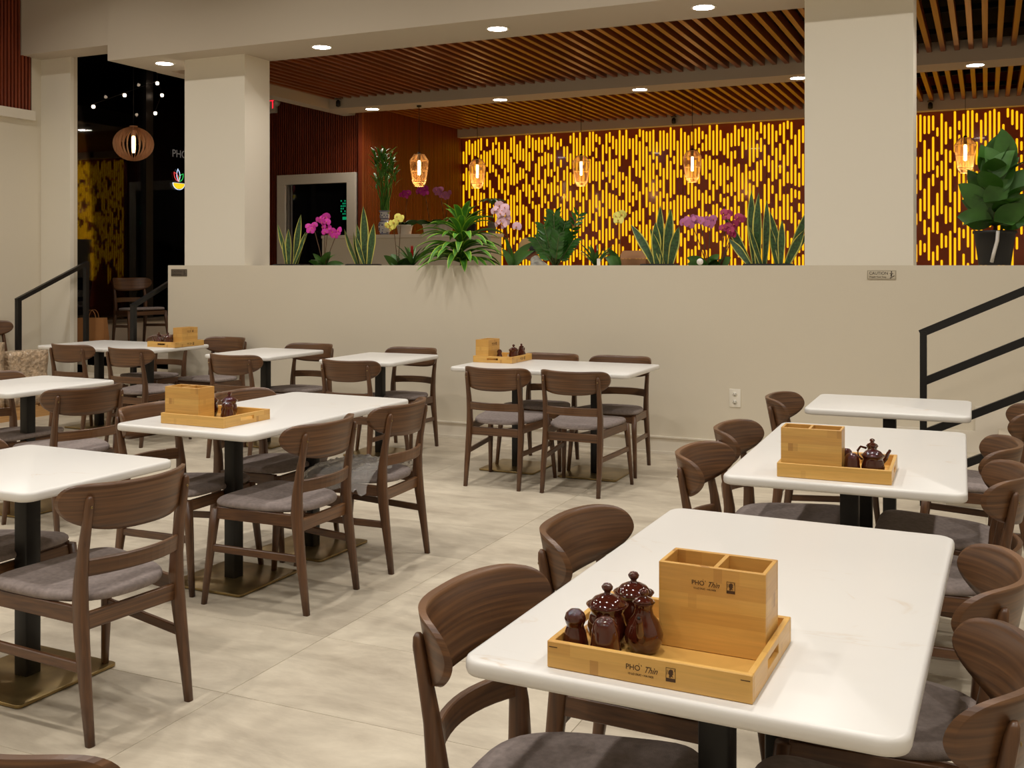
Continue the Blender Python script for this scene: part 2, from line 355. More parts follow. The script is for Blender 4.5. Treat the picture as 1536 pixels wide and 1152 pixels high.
sbox('wall_right', 'wall', XR, -3, 0, XR+.1, 14.9, CEIL)
sbox('wall_front', 'wall', XL-.1, -3.1, 0, XR, -3, CEIL)
lw = sbox('wall_left', 'wall', XL-.1, -3, 0, XL, WY, CEIL)
def slats(name, mat, n, pitch, wdt, dep, z0, z1, origin, axis, parent, back='red_slat'):
    mb = MB()
    for k in range(n):
        t = k*pitch
        if axis == 'y': mb.box(origin[0], origin[1]+t, z0, origin[0]+dep, origin[1]+t+wdt, z1)
        else: mb.box(origin[0]+t, origin[1]-dep, z0, origin[0]+t+wdt, origin[1], z1)
    o = mb.build(name, mat, parent, recalc=False); o['kind'] = 'stuff'; return o
slats('wood_slats', 'red_slat', 116, .042, .022, .022, 3.1, CEIL, (XL+.008, 2.96), 'y', lw)
MB().box(XL, 2.94, 3.1, XL+.008, 7.84, CEIL).build('slat_backing', 'void', lw)
MB().box(XL, 2.9, 3.0, XL+.05, 7.86, 3.1).build('ledge_trim', 'trim', lw, bevel=.003)
sbox('pillar_left', 'pale', XL, WY, 0, -8.70, WY+.05, 3.68, label='narrow cream pillar at far left beside the dark window')
sbox('wall_left_return', 'wall', -9.8, WY+.05, 0, -8.705, WY+.10, 4.1)
# baseboard left wall
sbox('baseboard_left', 'trim', XL, -3, 0, XL+.015, 7.5, .13)
# window wall (night)
wn = MB(); wn.box(-9.78, 8.08, PF, -9.66, 11.87, .80)
struct(wn.build('wall_window_sill', 'soffit'), 'low knee wall under the big dark window')
win = struct(MB().box(-9.725, 8.08, .80, -9.705, 11.87, 4.08).build('window_1', 'glass'), 'tall dark window reflecting the room')
MB().box(-9.76, 10.05, .80, -9.66, 10.17, 4.1).build('mullion', 'black', win); MB().box(-9.76, 8.08, .80, -9.66, 8.13, 4.1).build('mullion', 'black', win)
MB().box(-9.76, 8.08, .78, -9.64, 11.87, .82).build('window_stool', 'signdark', win)
sbox('ground_outside', 'asphalt', -30, -5, -.2, -9.8, 30, -.02, label='dark street outside the window')
# door wall
dw = sbox('wall_door', 'void', -9.75, 11.895, PF, -7.625, 12.0, 4.1, label='wood slatted wall with the white framed doorway')  # backing coloured black to deepen the shade between slats
mb = MB()
k = 0; x = -9.72
while x < -7.62:
    if -9.0 < x+.01 < -7.70: mb.box(x, 11.87, 2.735, x+.019, 11.895, 4.1)
    else: mb.box(x, 11.87, PF, x+.019, 11.895, 4.1)
    x += .0365
o = mb.build('wood_slats', 'red_slat', dw, recalc=False); o['kind'] = 'stuff'
MB().box(-7.66, 11.835, PF, -7.598, 11.88, 4.1).build('corner_trim', 'red_slat', dw)
d1 = MB(); d1.box(-8.99, 11.83, PF, -8.85, 11.93, 2.6).box(-7.84, 11.83, PF, -7.705, 11.93, 2.6).box(-8.99, 11.83, 2.6, -7.705, 11.93, 2.735)
d1 = struct(d1.build('door_1', 'trim', bevel=.003), 'white framed doorway with dark glass')
MB().box(-8.85, 11.875, PF, -7.84, 11.885, 2.6).build('door_glass', 'doorglass', d1)
jm = MB(); jm.box(-8.83, 11.85, PF, -8.80, 11.875, 2.59).box(-8.78, 11.86, PF, -8.76, 11.875, 2.59); jm.build('door_track', 'greypot', d1)
gl = MB()
for q in range(3):
    for z in range(6):
        if (q*5+z*3) % 4: gl.box(-7.96+q*.03, 11.868, 2.17+z*.035, -7.945+q*.03, 11.874, 2.19+z*.035)
gl.box(-7.93, 11.868, 2.10, -7.87, 11.874, 2.14); gl.build('green_light', 'led_green', d1)
sw = sbox('wall_side', 'void', -7.7, 12.001, PF, -7.622, 14.9, 4.1, label='wood slatted side wall between doorway and glowing wall')  # black backing here too, gap shade put into its colour
slats('wood_slats', 'red_slat', 80, .0365, .019, .022, PF, 4.1, (-7.622, 11.875), 'y', sw)
sbox('wall_back', 'panel', -9.75, 14.80, PF, XR, 14.9, 4.1, label='brown back wall carrying the glowing panels')
# glowing panels
slot_mesh = {}
def slot(L):
    if L not in slot_mesh:
        r = .0132; pts = [(r*math.cos(R(a)), L/2-r+r*math.sin(R(a))) for a in range(0, 181, 30)]+[(r*math.cos(R(a)), -L/2+r+r*math.sin(R(a))) for a in range(180, 361, 30)]
        mb = MB(); n = len(pts); mb.rings([[(x, .004, z) for x, z in pts], [(x, -.003, z) for x, z in pts]], 0, False)
        me = bpy.data.meshes.new('light_slot'); me.from_pydata(mb.v, [], mb.f); me.materials.append(M['slot']); slot_mesh[L] = me
    return slot_mesh[L]
PLACE = ['leftmost, beside the wood slatted wall', 'second from left, behind the man', 'third from left, above the yellow orchid', 'fourth from left, behind the third pendant', 'fifth, partly behind the wide right column', 'just right of the wide column', 'behind the fiddle leaf fig']
for p in range(7):
    xa = -7.6+p*1.2
    t = thing('light_panel', 'brown wall panel with amber light slots, '+PLACE[p], 'wall panel', (xa, 14.775, PF), 0, 'glowing amber slot panels')
    MB().box(.002, -.018, 0, 1.198, .018, 3.0).build('panel_board', 'panel', t, bevel=.002, seg=1)
    for c in range(23):
        z = 2.965-random.choice((.0, .02, .04, .08, .13, .2))
        while z > .72:
            L = random.choice((.12, .16, .2, .24, .3, .36, .44, .54))
            if z-L < .6: break
            o = bpy.data.objects.new('light_slot', slot(L)); C.objects.link(o); o.parent = t; o.location = (.028+c*.0520, -.0195, z-L/2)
            z -= L+random.choice((.05, .06, .08, .11, .15, .2, .25))
# right stairs
st = thing('staircase', 'short staircase rising right along the half wall behind the far right table', 'stairs', (-.225, 6.97, 0))
for k in range(3): MB().box(k*.3, 0, 0, XR+.21, WY-6.97-.001, (k+1)*PF/3).build('step', 'tile', st, bevel=.004) if k == 2 else MB().box(k*.3, 0, 0, (k+1)*.3, WY-6.97-.001, (k+1)*PF/3).build('step', 'tile', st, bevel=.004)
sk = MB(); sk.box(-.36, WY-6.97-.02, .0, .155, WY-6.97-.002, .325); sk.box(.155, WY-6.97-.02, 0, .46, WY-6.97-.002, .50); sk.box(.46, WY-6.97-.02, 0, 3, WY-6.97-.002, .68); sk.build('skirt_board', 'trim', st)
rl = thing('stair_railing', 'black steel railing with four sloping bars beside the right stairs', 'railing', (-.353, 6.9, 0))
MB().box(-.02, -.02, 0, .02, .02, 1.075).build('post', 'black', rl)
for z in (1.06, .765, .445, .165):
    L = 1.9; MB().bar((0 if z < 1 else -.018, 0, z), (L, 0, z+L*.476), .035, .047).build('rail_bar', 'black', rl)
MB().box(1.86, -.02, 0, 1.9, .02, 1.97).build('post', 'black', rl)
# left stairs
ls = thing('staircase', 'short staircase beside the narrow pillar at far left', 'stairs', (-8.65, 7.56, 0))
for k, (a, b) in enumerate(((0, .24), (.24, .59), (.59, .62))): MB().box(0, a, 0, 1.13, b, (k+1)*PF/3).build('step', 'tile', ls, bevel=.004)
for nm, x, y, zt, sl_, L in (('black stair rail in front of the narrow pillar at far left', -8.6, 7.247, 1.14, .42, .86), ('black stair rail beside the left end of the half wall', -7.49, 7.625, 1.085, .44, 1.2)):
    z0 = 0
    r2 = thing('stair_railing', nm, 'railing', (x, y, z0))
    MB().box(-.022, -.022, 0, .022, .022, zt+.01).build('post', 'black', r2)
    MB().bar((0, -.02, zt), (0, L, zt+(L+.02)*sl_), .04, .04).build('rail_bar', 'black', r2)
    MB().box(-.022, L-.04, PF, .022, L, zt+L*sl_).build('post', 'black', r2)

# ------------------------------------------------------------ light fixtures
def downlight(x, y, z, label, group, mesh=[]):
    t = thing('ceiling_light', label, 'ceiling light', (x, y, z), 0, group)
    if not mesh:
        a = MB().lathe([(.082, -.004), (.098, -.006), (.104, 0), (.08, 0)], n=28, cap=False); oa = a.build('trim_ring', 'plate', t)
        ob = MB().lathe([(.0, -.003), (.084, -.003)], n=28, cap=False).build('light_lens', 'lens', t, recalc=False); mesh += [oa, ob]
    else:
        for m_ in mesh: c = m_.copy(); C.objects.link(c); c.parent = t
nm = ['far left one, left of the left column', 'first to the right of the left column', 'second to the right of the left column', 'third to the right of the left column', 'one hidden behind the right column']
for i, (x, y) in enumerate(PLAT_LIGHTS[:5]): downlight(x, y, 3.5, 'round white recessed light under the front beam, '+nm[i], 'front beam downlights')
nm = ['above the lucky bamboo', 'second from left', 'third from left', 'touching the left edge of the right column', 'right of the right column']
for i, (x, y) in enumerate(PLAT_LIGHTS[5:]): downlight(x, y, 3.5, 'round white recessed light under the middle soffit, '+nm[i], 'middle soffit downlights')
for x, y in DINING_LIGHTS: downlight(x, y, CEIL, 'round recessed light in the dining room ceiling above the frame', 'dining room ceiling lights')

def pendant(x, y, ztop, zceil, label, proto=[]):
    t = thing('pendant_lamp', label, 'pendant lamp', (x, y, ztop), 0, 'wire cage pendant lamps over the platform')
    cd = MB().tube([(0, 0, .02), (0, 0, zceil-ztop)], .0035, 6).lathe([(.03, zceil-ztop-.02), (.03, zceil-ztop)], n=12).build('cord', 'black', t)
    if proto:
        for m_ in proto: c = m_.copy(); C.objects.link(c); c.parent = t
        return t
    prof = [(.066, 0), (.117, -.075), (.108, -.2), (.088, -.345), (.062, -.40)]
    sh = MB(); N = 60
    for k in range(N):
        a = 2*math.pi*k/N; sh.tube([(r*math.cos(a+.25*(i % 2)*0), r*math.sin(a), z) for i, (r, z) in enumerate(prof)], .0024, 4, smooth=False, cap=False)
    for r, z in prof+[(.117, -.075)]: sh.tube([(r*math.cos(a), r*math.sin(a), z) for a in [2*math.pi*q/24 for q in range(25)]], .003, 4, cap=False)
    p1 = sh.build('cage_shade', 'wire', t, recalc=False)
    p2 = MB().lathe([(.012, -.26), (.019, -.25), (.019, -.09), (.012, -.07)], n=12).build('bulb', 'bulb', t)
    p3 = MB().lathe([(.014, .03), (.02, .02), (.02, -.07), (.014, -.075)], n=12).build('socket', 'black', t)
    proto += [p1, p2, p3]; return t
def glow(loc, p, c=(1, .62, .3), r=.03):
    l = bpy.data.lights.new('bulb_glow', 'POINT'); l.energy = p; l.color = c; l.shadow_soft_size = r; o = bpy.data.objects.new('bulb_glow', l); C.objects.link(o); o.location = loc
pl = [(-6.51, 11.46, 2.88, 3.5, 'wire cage pendant lamp nearest the lucky bamboo'), (-6.505, 13.1, 2.97, 4.1, 'wire cage pendant lamp above the striped dracaena'), (-4.95, 13.1, 2.95, 4.1, 'wire cage pendant lamp above the zz plant'),
      (-3.43, 13.1, 2.95, 4.1, 'wire cage pendant lamp left of the wide right column'), (-1.82, 13.1, 2.95, 4.1, 'wire cage pendant lamp hidden behind the right column'), (-.22, 13.1, 2.95, 4.1, 'wire cage pendant lamp behind the fiddle leaf fig')]
for a in pl: pendant(*a); glow((a[0], a[1], a[2]-.33), 3)
gp = thing('globe_pendant', 'round pendant lamp of thin curved wooden fins by the dark window', 'pendant lamp', (-8.87, 9.03, 2.87))
fm = MB(); n = 14
outer = [(.225*math.cos(R(a)), .195*math.sin(R(a))) for a in [-84+168*i/n for i in range(n+1)]]
inner = [(.19*math.cos(R(a)), .165*math.sin(R(a))) for a in [-84+168*i/n for i in range(n+1)]]
fm.rings([[(outer[i][0], -.0012, outer[i][1]), (inner[i][0], -.0012, inner[i][1]), (inner[i][0], .0012, inner[i][1]), (outer[i][0], .0012, outer[i][1])] for i in range(n+1)], 0, False)
f1 = fm.build('fin', 'fin', gp)
for k in range(1, 28): c = f1.copy(); C.objects.link(c); c.parent = gp; c.rotation_euler = (0, 0, 2*math.pi*k/28)
MB().lathe([(.014, -.10), (.02, -.08), (.02, .07), (.012, .09)], n=12).build('bulb', 'bulb', gp)
MB().lathe([(.02, .09), (.03, .1), (.03, .19), (.045, .2), (.045, .205)], n=14).build('socket', 'fin', gp)
MB().tube([(0, 0, .2), (0, 0, 1.22)], .004, 6).build('cord', 'black', gp)
glow((-8.87, 9.03, 2.87), 6, r=.02)
# small festoon bulbs beside the window
fe = thing('string_light', 'string of five small round bulbs hanging before the dark window', 'string light', (-9.3, 9.2, 3.4))
P5 = [(-9.55, 9.09, 3.348), (-9.55, 9.578, 3.554), (-9.55, 10.127, 3.787), (-9.55, 10.209, 3.648), (-9.55, 10.092, 3.403)]
for q in P5:
    v = tuple(q[i]-(-9.3, 9.2, 3.4)[i] for i in range(3))
    MB().lathe([(.001, -.022), (.016, -.016), (.022, 0), (.016, .016), (.001, .022)], c=v, n=12).build('bulb', 'tiny', fe)
cw = MB()
cw.tube([tuple(q[i]-(-9.3, 9.2, 3.4)[i]+(0, 0, .03)[i] for i in range(3)) for q in P5], .003, 5); cw.tube([tuple(P5[2][i]-(-9.3, 9.2, 3.4)[i] for i in range(3)), (-.25, P5[2][1]-9.2, .7)], .003, 5); cw.build('cable', 'black', fe)
# neon bowl
ne = thing('neon_sign', 'small neon bowl with red, blue and green leaves on the dark window', 'sign', (-9.685, 10.66, 2.564), R(90))
MB().rings([[(.10*math.cos(R(a)), y_, .075*math.sin(R(a))) for a in range(180, 361, 20)] for y_ in (-.01, .01)], 0, False).build('bowl', 'neon_y', ne)
MB().tube([(.11*math.cos(R(a)), 0, .085*math.sin(R(a))) for a in range(180, 361, 20)]+[(-.11, 0, 0)], .005, 5).build('bowl_outline', 'neon_w', ne)
for m_, a, L in (('neon_r', 35, .15), ('neon_w', 5, .17), ('neon_g', -38, .14)):
    d = Vector((-math.sin(R(a)), 0, math.cos(R(a)))); s_ = Vector((d.z, 0, -d.x))
    lf = MB(); ring = [d*(L*t)+s_*(.03*math.sin(math.pi*t)) + Vector((0, 0, .02)) for t in [i/8 for i in range(9)]]+[d*(L*t)-s_*(.03*math.sin(math.pi*t)) + Vector((0, 0, .02)) for t in [i/8 for i in range(7, 0, -1)]]
    lf.tube(ring+[ring[0]], .005, 5); lf.build('leaf_tube', m_, ne)
ws = thing('window_lettering', 'faint white lettering on the dark window beside the left column', 'sign', (-9.69, 10.62, 2.947), R(90))
text('letters', 'PHO', .14, (.06, -.005, 0), (R(90), 0, 0), 'faint', ws)
# exit sign
ex = thing('exit_sign', 'red lit EXIT sign with emergency lamp heads beside the left column', 'exit sign', (-9.17, 11.86, 3.72), 0)
MB().box(-.17, -.05, -.11, .17, 0, .11).build('housing', 'exit_box', ex, bevel=.005)
text('letters', 'EXIT', .17, (0, -.052, 0), (R(90), 0, 0), 'exit_red', ex)
for s_ in (-1, 1):
    MB().lathe([(.045, -.03), (.035, .03), (.01, .05)], n=14).build('lamp_head', 'exit_box', ex, loc=(s_*.21, -.08, .02)).rotation_euler = (R(70), 0, 0)
for i, (x, y, z) in enumerate(((-7.55, 11.2, 3.62), (-4.08, 14.55, 3.62), (-.66, 14.55, 3.62))):
    t = thing('security_camera', ['small dark camera at the left end of the middle soffit', 'small dark camera on the back soffit above the fourth pendant', 'small dark camera on the back soffit right of the wide column'][i], 'camera', (x, y, z))
    MB().lathe([(.04, .0), (.04, -.015), (.015, -.02)], n=14).build('mount', 'signdark', t)
    MB().lathe([(.012, -.02), (.03, -.04), (.03, -.10), (.01, -.11)], n=14).build('camera_head', 'black', t)

# ------------------------------------------------------------ chair
def make_chair():
    t = thing('dining_chair', '', 'chair')
    # seat cushion
    def outline(s):
        pts = []
        for j in range(36):
            a = 2*math.pi*j/36; c, q = math.cos(a), math.sin(a); n_ = 5.6 if q > 0 else 3.0
            x = math.copysign(abs(c)**(2/n_), c); y = math.copysign(abs(q)**(2/n_), q)
            hw = .246-.058*((1-y)/2)**1.3
            pts.append((x*hw*s, (y*.225+.022)*s+.0))
        return pts
    def sz(x, y): return -.003+.011*(y/.22)+.012*(y/.22)**2*(1 if y < 0 else .2)+.014*(x/.24)**2*max(0, .5-y*2)-.010
    mb = MB(); rings = []
    for s, z in ((.93, .429), (.985, .432), (1.0, .441), (.992, .450), (.96, .458), (.78, .465), (.45, .465), (.15, .464)):
        rings.append([(x, y, z+sz(x, y)*(1 if z > .43 else .8)) for x, y in outline(s)])
    mb.rings(rings); mb.build('seat', 'fabric', t)
    # backrest, a bent plywood shell
    mb = MB(); nu, nv = 40, 8; th = .0085
    def surf(u, v, off):
        top = .067*(max(0, 1-abs(u)**8))**.5; bot = .088*(max(0, 1-abs(u)**3.4))**.55
        z = .735+.010*u*u+(v*top if v > 0 else v*bot)
        y = -.256+.128*abs(u)**2.5-.20*(z-.70)+off
        return (.264*u-.022*u*abs(u)**5, y, z)
    for off in (th, -th):
        vs = [surf(math.sin(math.pi/2*(-1+2*i/nu)), -1+2*j/nv, off) for i in range(nu+1) for j in range(nv+1)]
        fs = [(i*(nv+1)+j, (i+1)*(nv+1)+j, (i+1)*(nv+1)+j+1, i*(nv+1)+j+1) for i in range(nu) for j in range(nv)]
        mb.add(vs, fs, 0, True)
    n1 = (nu+1)*(nv+1)
    loop = [i*(nv+1) for i in range(nu+1)]+[i*(nv+1)+nv for i in range(nu, -1, -1)]
    mb.add([], [], 0)
    for a in range(len(loop)):
        b = (a+1) % len(loop); mb.f.append((loop[a], loop[b], loop[b]+n1, loop[a]+n1)); mb.m.append(0); mb.sm.append(False)
    mb.build('backrest', 'walnut_x', t)
    def leg(st, rows):
        mb = MB(); rings = []
        for (x, y, z, wx, wy) in rows:
            pts = rrect(wx, wy, min(wx, wy)*.28, 2); rings.append([(x+a, y+b, z) for a, b in pts])
        mb.rings(rings); return mb
    for s in (-1, 1):
        rows = [(s*.196, -.238, 0, .025, .026), (s*.195, -.218, .15, .030, .034), (s*.192, -.194, .32, .034, .046), (s*.19, -.184, .42, .034, .050), (s*.19, -.186, .50, .032, .043), (s*.19, -.199, .60, .029, .032), (s*.19, -.213, .67, .027, .027), (s*.19, -.227, .745, .026, .024), (s*.19, -.230, .762, .020, .018), (s*.19, -.231, .769, .010, .009)]
        o = leg(s, rows).build('leg', 'walnut_z', t)
        rows = [(s*.250, .262, 0, .022, .022), (s*.242, .246, .15, .027, .028), (s*.233, .230, .30, .033, .034), (s*.226, .216, .42, .036, .038)]
        leg(s, rows).build('leg', 'walnut_z', t)
        MB().lathe([(.005, 0), (.004, .002), (.001, .003)], n=8).build('screw', 'brass', t, loc=(s*.19, -.2385, .735)).rotation_euler = (R(80), 0, 0)
        MB().bar((s*.191, -.17, .392), (s*.226, .205, .402), .02, .052).build('side_rail', 'walnut_y', t, bevel=.002, seg=1)
        MB().bar((s*.193, -.198, .232), (s*.237, .232, .248), .017, .032).build('stretcher', 'walnut_y', t, bevel=.003, seg=1)
    def rail(y0, sag, z0, z1, hw, th, arch=0):
        mb = MB(); rings = []
        for i in range(13):
            u = -1+2*i/12; y = y0+sag*u*u; a = arch*(1-u*u)
            rings.append([(hw*u, y-th/2, z0+a), (hw*u, y+th/2, z0+a), (hw*u, y+th/2-(z1-z0)*.1, z1+a*.6), (hw*u, y-th/2-(z1-z0)*.1, z1+a*.6)])
        return mb.rings(rings, 0, False)
    rail(-.242, .050, .512, .566, .184, .017, .004).build('back_slat', 'walnut_x', t, bevel=.003, seg=1)
    rail(-.178, 0, .340, .395, .182, .02).build('rear_rail', 'walnut_x', t, bevel=.002, seg=1)
    rail(.218, 0, .372, .418, .212, .02).build('front_rail', 'walnut_x', t, bevel=.002, seg=1)
    return t
chair0 = make_chair(); used = []
def chair(x, y, face, label, group, z=0, s=1):
    """face: direction of the sitter in degrees, world frame"""
    rz = R(face-90)
    if not used: chair0.location = (x, y, z); chair0.rotation_euler = (0, 0, rz); chair0['label'] = label; chair0['group'] = group; used.append(1); o = chair0
    else: o = dup(chair0, (x, y, z), rz, label, group)
    if s != 1: o.scale = (s, s, s)
    return o
G1 = 'walnut dining chairs with grey seats'
b = 'walnut chair, grey seat, '
chair(-2.286-.44+.0, 2.61, 174, b+'right of the lower left table, largest whole chair', G1)
chair0.location = (-2.4965-.234, 2.60, 0)
chair(-3.41, 2.70, 0, b+'far side of the lower left table, cut by the frame', G1)
chair(-2.624-.236, 3.843, 180.8, b+'right of the second table from left, nearer one', G1)
chair(-2.613-.236, 4.493, 183, 'walnut chair with crumpled plastic film on its seat', G1)
chair(-3.50, 3.89, 1, b+'behind the tray end of the second table from left', G1)
chair(-3.465, 4.50, 1, b+'behind the far end of the second table from left', G1)
chair(-2.99, 6.475, 90, b+'in front of the centre wall table, left one of two', G1)
chair(-2.436, 6.488, 89, b+'in front of the centre wall table, right one of two', G1)
chair(-3.04, 7.21, -90, b+'behind the centre wall table, left one, next to wall', G1)
chair(-2.475, 7.215, -90, b+'behind the centre wall table, right one, next to wall', G1)
chair(-4.194, 6.53, 91, b+'in front of the small table left of the centre wall table', G1)
chair(-4.30, 7.275, -91, b+'behind the small table left of the centre wall table', G1)
chair(-5.256, 6.56, 90, b+'in front of the second small table from the centre wall table', G1)
chair(-5.32, 7.29, -90, b+'behind the second small table from the centre wall table', G1)
chair(-7.20, 6.79, 88, b+'left one before the far left tray table, near wrapped boxes', G1)
chair(-6.44, 6.69, 88, b+'right one before the far left tray table', G1)
chair(-6.52, 7.62, -92, b+'behind the far left tray table, right one beside the bamboo box', G1)
chair(-7.22, 7.62, -92, b+'left one behind the far left tray table', G1)
chair(-4.80, 4.39, 166, b+'on right side of the left edge table without tray', G1)
chair(-5.53, 4.60, 2, b+'beyond the left edge table, cut by the frame', G1)
chair(-8.84, 7.27, 2, b+'on the pallet behind the wrapped boxes', G1, .121)
chair(-1.335, 1.285, 82, b+'at the bottom left corner, only its back top showing', G1)
chair(-.774, 1.955, 0, b+'left of the near right table, by its front corner', G1)
chair(-.785, 2.60, 0, b+'left of the near right table, farther one', G1)
chair(-.757, 3.79, 0, b+'left of the middle right table, nearer one', G1)
chair(-.765, 4.41, 0, b+'left of the middle right table, farther one', G1)
chair(-.765, 5.53, 0, b+'left of the far right table, below the wall outlet', G1)
chair(-.19, 2.0, 180, b+'right of the near right table, in the bottom right corner', G1)
chair(-.195, 2.59, 180, b+'right of the near right table, farther one', G1)
chair(-.145, 3.83, 180, b+'right of the middle right table, nearer one', G1)
chair(-.155, 4.42, 180, b+'right of the middle right table, farther one', G1)
chair(-.04, 5.52, 180, b+'right of the far right table, before the stair railing', G1)
chair(-9.14, 9.38, -18, b+'on the raised platform in front of the dark window', G1, PF)

# ------------------------------------------------------------ tables
def make_table(cols, w, l):
    t = thing('dining_table', '', 'table')
    slab(MB(), w, l, .728, .76, .045, .009).build('tabletop', 'marble', t)
    for cy in cols:
        slab(MB(), .064, .064, .014, .715, .006, .002, c=(0, cy), n=2).build('column', 'black', t)
        slab(MB(), .43, .43, .003, .014, .02, .002, c=(0, cy), n=3).build('base_plate', 'brass', t)
        MB().box(-.15, cy-.15, .715, .15, cy+.15, .728).build('mounting_plate', 'black', t)
    return t
tables = {}
def table(kind, x, y, rot, label):
    if kind not in tables:
        t = make_table((-.305, .305), .78, 1.34) if kind == 'double' else make_table((0,), .78, .66)
        tables[kind] = t; t.location = (x, y, 0); t.rotation_euler = (0, 0, R(rot)); t['label'] = label; t['group'] = 'white marble dining tables'
        return t
    return dup(tables[kind], (x, y, 0), R(rot), label, 'white marble dining tables')
wt = 'white marble table, '
table('double', -.48, 2.36, -1.3, wt+'nearest and largest one at right, carrying the stamped tray')
table('double', -.455, 4.238, 1.1, wt+'middle one of the right row, with utensil box')
table('double', -3.231, 4.235, -.9, wt+'two columns on brass bases, second from left in the foreground')
table('double', -2.825, 6.965, 90.6, wt+'along the half wall at centre, with four chairs')
table('double', -7.13, 7.14, 89, wt+'far left beside the wrapped boxes, with tray')
table('single', -.457, 5.742, .5, wt+'farthest of the right row, empty top')
table('single', -3.145, 2.69, -.9, wt+'lower left foreground, empty top')
table('single', -5.33, 4.56, 88, wt+'left edge behind the lower left table, empty')
table('single', -5.464, 7.04, 90.4, wt+'small, second to the left of the centre wall table')
table('single', -4.344, 7.03, 91, wt+'small, directly left of the centre wall table')

# ------------------------------------------------------------ condiment trays
def make_tray():
    t = thing('serving_tray', '', 'tray'); W, D, H, T = .37, .32, .048, .011
    MB().box(-W/2+T, -D/2+T, .003, W/2-T, D/2-T, .010).build('tray_floor', 'bamboo', t)
    for y in (-1, 1): MB().box(-W/2, min(y*D/2, y*(D/2-T)), 0, W/2, max(y*D/2, y*(D/2-T)), H).build('side_board', 'bamboo', t, bevel=.0015, seg=1)
    for s in (-1, 1):                                  # end boards with a slotted hand hole
        mb = MB(); xa, xb = sorted((s*W/2, s*(W/2-T))); hy = .045; z0, z1 = .018, .034; y0, y1 = -D/2+T, D/2-T
        mb.box(xa, y0, 0, xb, -hy, H).box(xa, hy, 0, xb, y1, H).box(xa, -hy, 0, xb, hy, z0).box(xa, -hy, z1, xb, hy, H)
        mb.build('end_board', 'bamboo', t, bevel=.0008, seg=1)
    for s in (-1, 1): MB().box(s*(W/2-.012)-.008, -D/2-.0004, .037, s*(W/2-.012)+.008, -D/2+.001, .0385).build('dowel_mark', 'ink', t)
    stamp(t, (.004, -D/2-.0006, .026), .0138); return t
def stamp(t, p, s):
    r = (R(90), 0, 0)
    text('stamp_lettering', 'PHO', s*.95, (p[0]-s*1.9, p[1], p[2]+s*.05), r, 'ink', t, .0002)
    text('stamp_mark', "'", s*.8, (p[0]-s*.78, p[1], p[2]+s*.2), r, 'ink', t, .0002)
    text('stamp_mark', '?', s*.34, (p[0]-s*1.12, p[1], p[2]+s*.58), r, 'ink', t, .0002)
    text('stamp_lettering', 'Thìn', s*1.1, (p[0]+s*.35, p[1], p[2]), r, 'ink', t, .0002, shear=.5, sx=.9)
    text('stamp_lettering', '13 LO DUC - HA NOI', s*.36, (p[0]-s*.9, p[1], p[2]-s*.75), r, 'ink', t, .0002)
    q = MB(); x, z = p[0]+s*3.0, p[2]-s*.05; a, h = s*.62, s*.85; e = s*.05; y0, y1 = p[1], p[1]+.0006
    q.box(x-a, y0, z+h-e, x+a, y1, z+h).box(x-a, y0, z-h, x+a, y1, z-h+s*.42).box(x-a, y0, z-h, x-a+e, y1, z+h).box(x+a-e, y0, z-h, x+a, y1, z+h)
    FP = [(-.22, -.35), (-.18, -.05), (-.32, .15), (-.25, .5), (0, .68), (.25, .6), (.34, .35), (.26, .28), (.34, .1), (.24, .05), (.2, -.12), (.34, -.3), (.1, -.2), (0, -.35)]
    q.rings([[(x+s*a_, yy, z+s*b_) for a_, b_ in FP] for yy in (y0, y1)], 0, False)
    for a_, b_ in ((-.45, .3), (-.5, .0), (.48, .45)): q.box(x+s*a_, y0, z+s*b_, x+s*(a_+.05), y1, z+s*(b_+.25))
    q.build('portrait_stamp', 'ink', t)
def make_box():
    t = thing('utensil_box', '', 'box'); W, D, H, T = .20, .105, .157, .008
    for y in (-1, 1): MB().box(-W/2, min(y*D/2, y*(D/2-T)), 0, W/2, max(y*D/2, y*(D/2-T)), H).build('side_panel', 'bamboo', t, bevel=.0012, seg=1)
    for s in (-1, 1): MB().box(min(s*W/2, s*(W/2-T)), -D/2+T, 0, max(s*W/2, s*(W/2-T)), D/2-T, H).build('end_panel', 'bamboo', t, bevel=.0008, seg=1)
    MB().box(-T/2+.006, -D/2+T, .005, T/2+.006, D/2-T, H-.001).build('divider', 'bamboo', t); MB().box(-W/2+T, -D/2+T, 0, W/2-T, D/2-T, .006).build('bottom', 'bamboo', t)
    stamp(t, (-.001, -D/2-.0006, .125), .0125); return t
def make_pot():
    t = thing('sauce_pot', '', 'sauce pot')
    MB().lathe([(.026, 0), (.03, .003), (.036, .02), (.038, .035), (.033, .055), (.031, .062), (.038, .072), (.040, .075), (.037, .075), (.028, .064), (.028, .02)], n=28, cap=False).lathe([(.001, .0), (.026, 0)], n=28, cap=False).build('body', 'ceramic', t)
    MB().lathe([(.036, .073), (.034, .077), (.025, .087), (.012, .093), (.006, .095), (.006, .099), (.010, .103), (.011, .108), (.007, .113), (.001, .115)], n=28).build('lid', 'ceramic', t); return t
def make_shaker():
    t = thing('shaker', '', 'shaker')
    MB().lathe([(.024, 0), (.026, .003), (.024, .02), (.020, .038), (.0165, .048), (.016, .052), (.0185, .057), (.020, .064), (.017, .073), (.010, .079), (.001, .081)], n=24).build('body', 'ceramic', t)
    h = MB()
    for k in range(5): a = k*math.pi*2/5; h.lathe([(.0013, .0765), (.001, .0795)], c=(.008*math.cos(a), .008*math.sin(a), 0), n=6)
    h.build('pour_holes', 'hole', t); return t
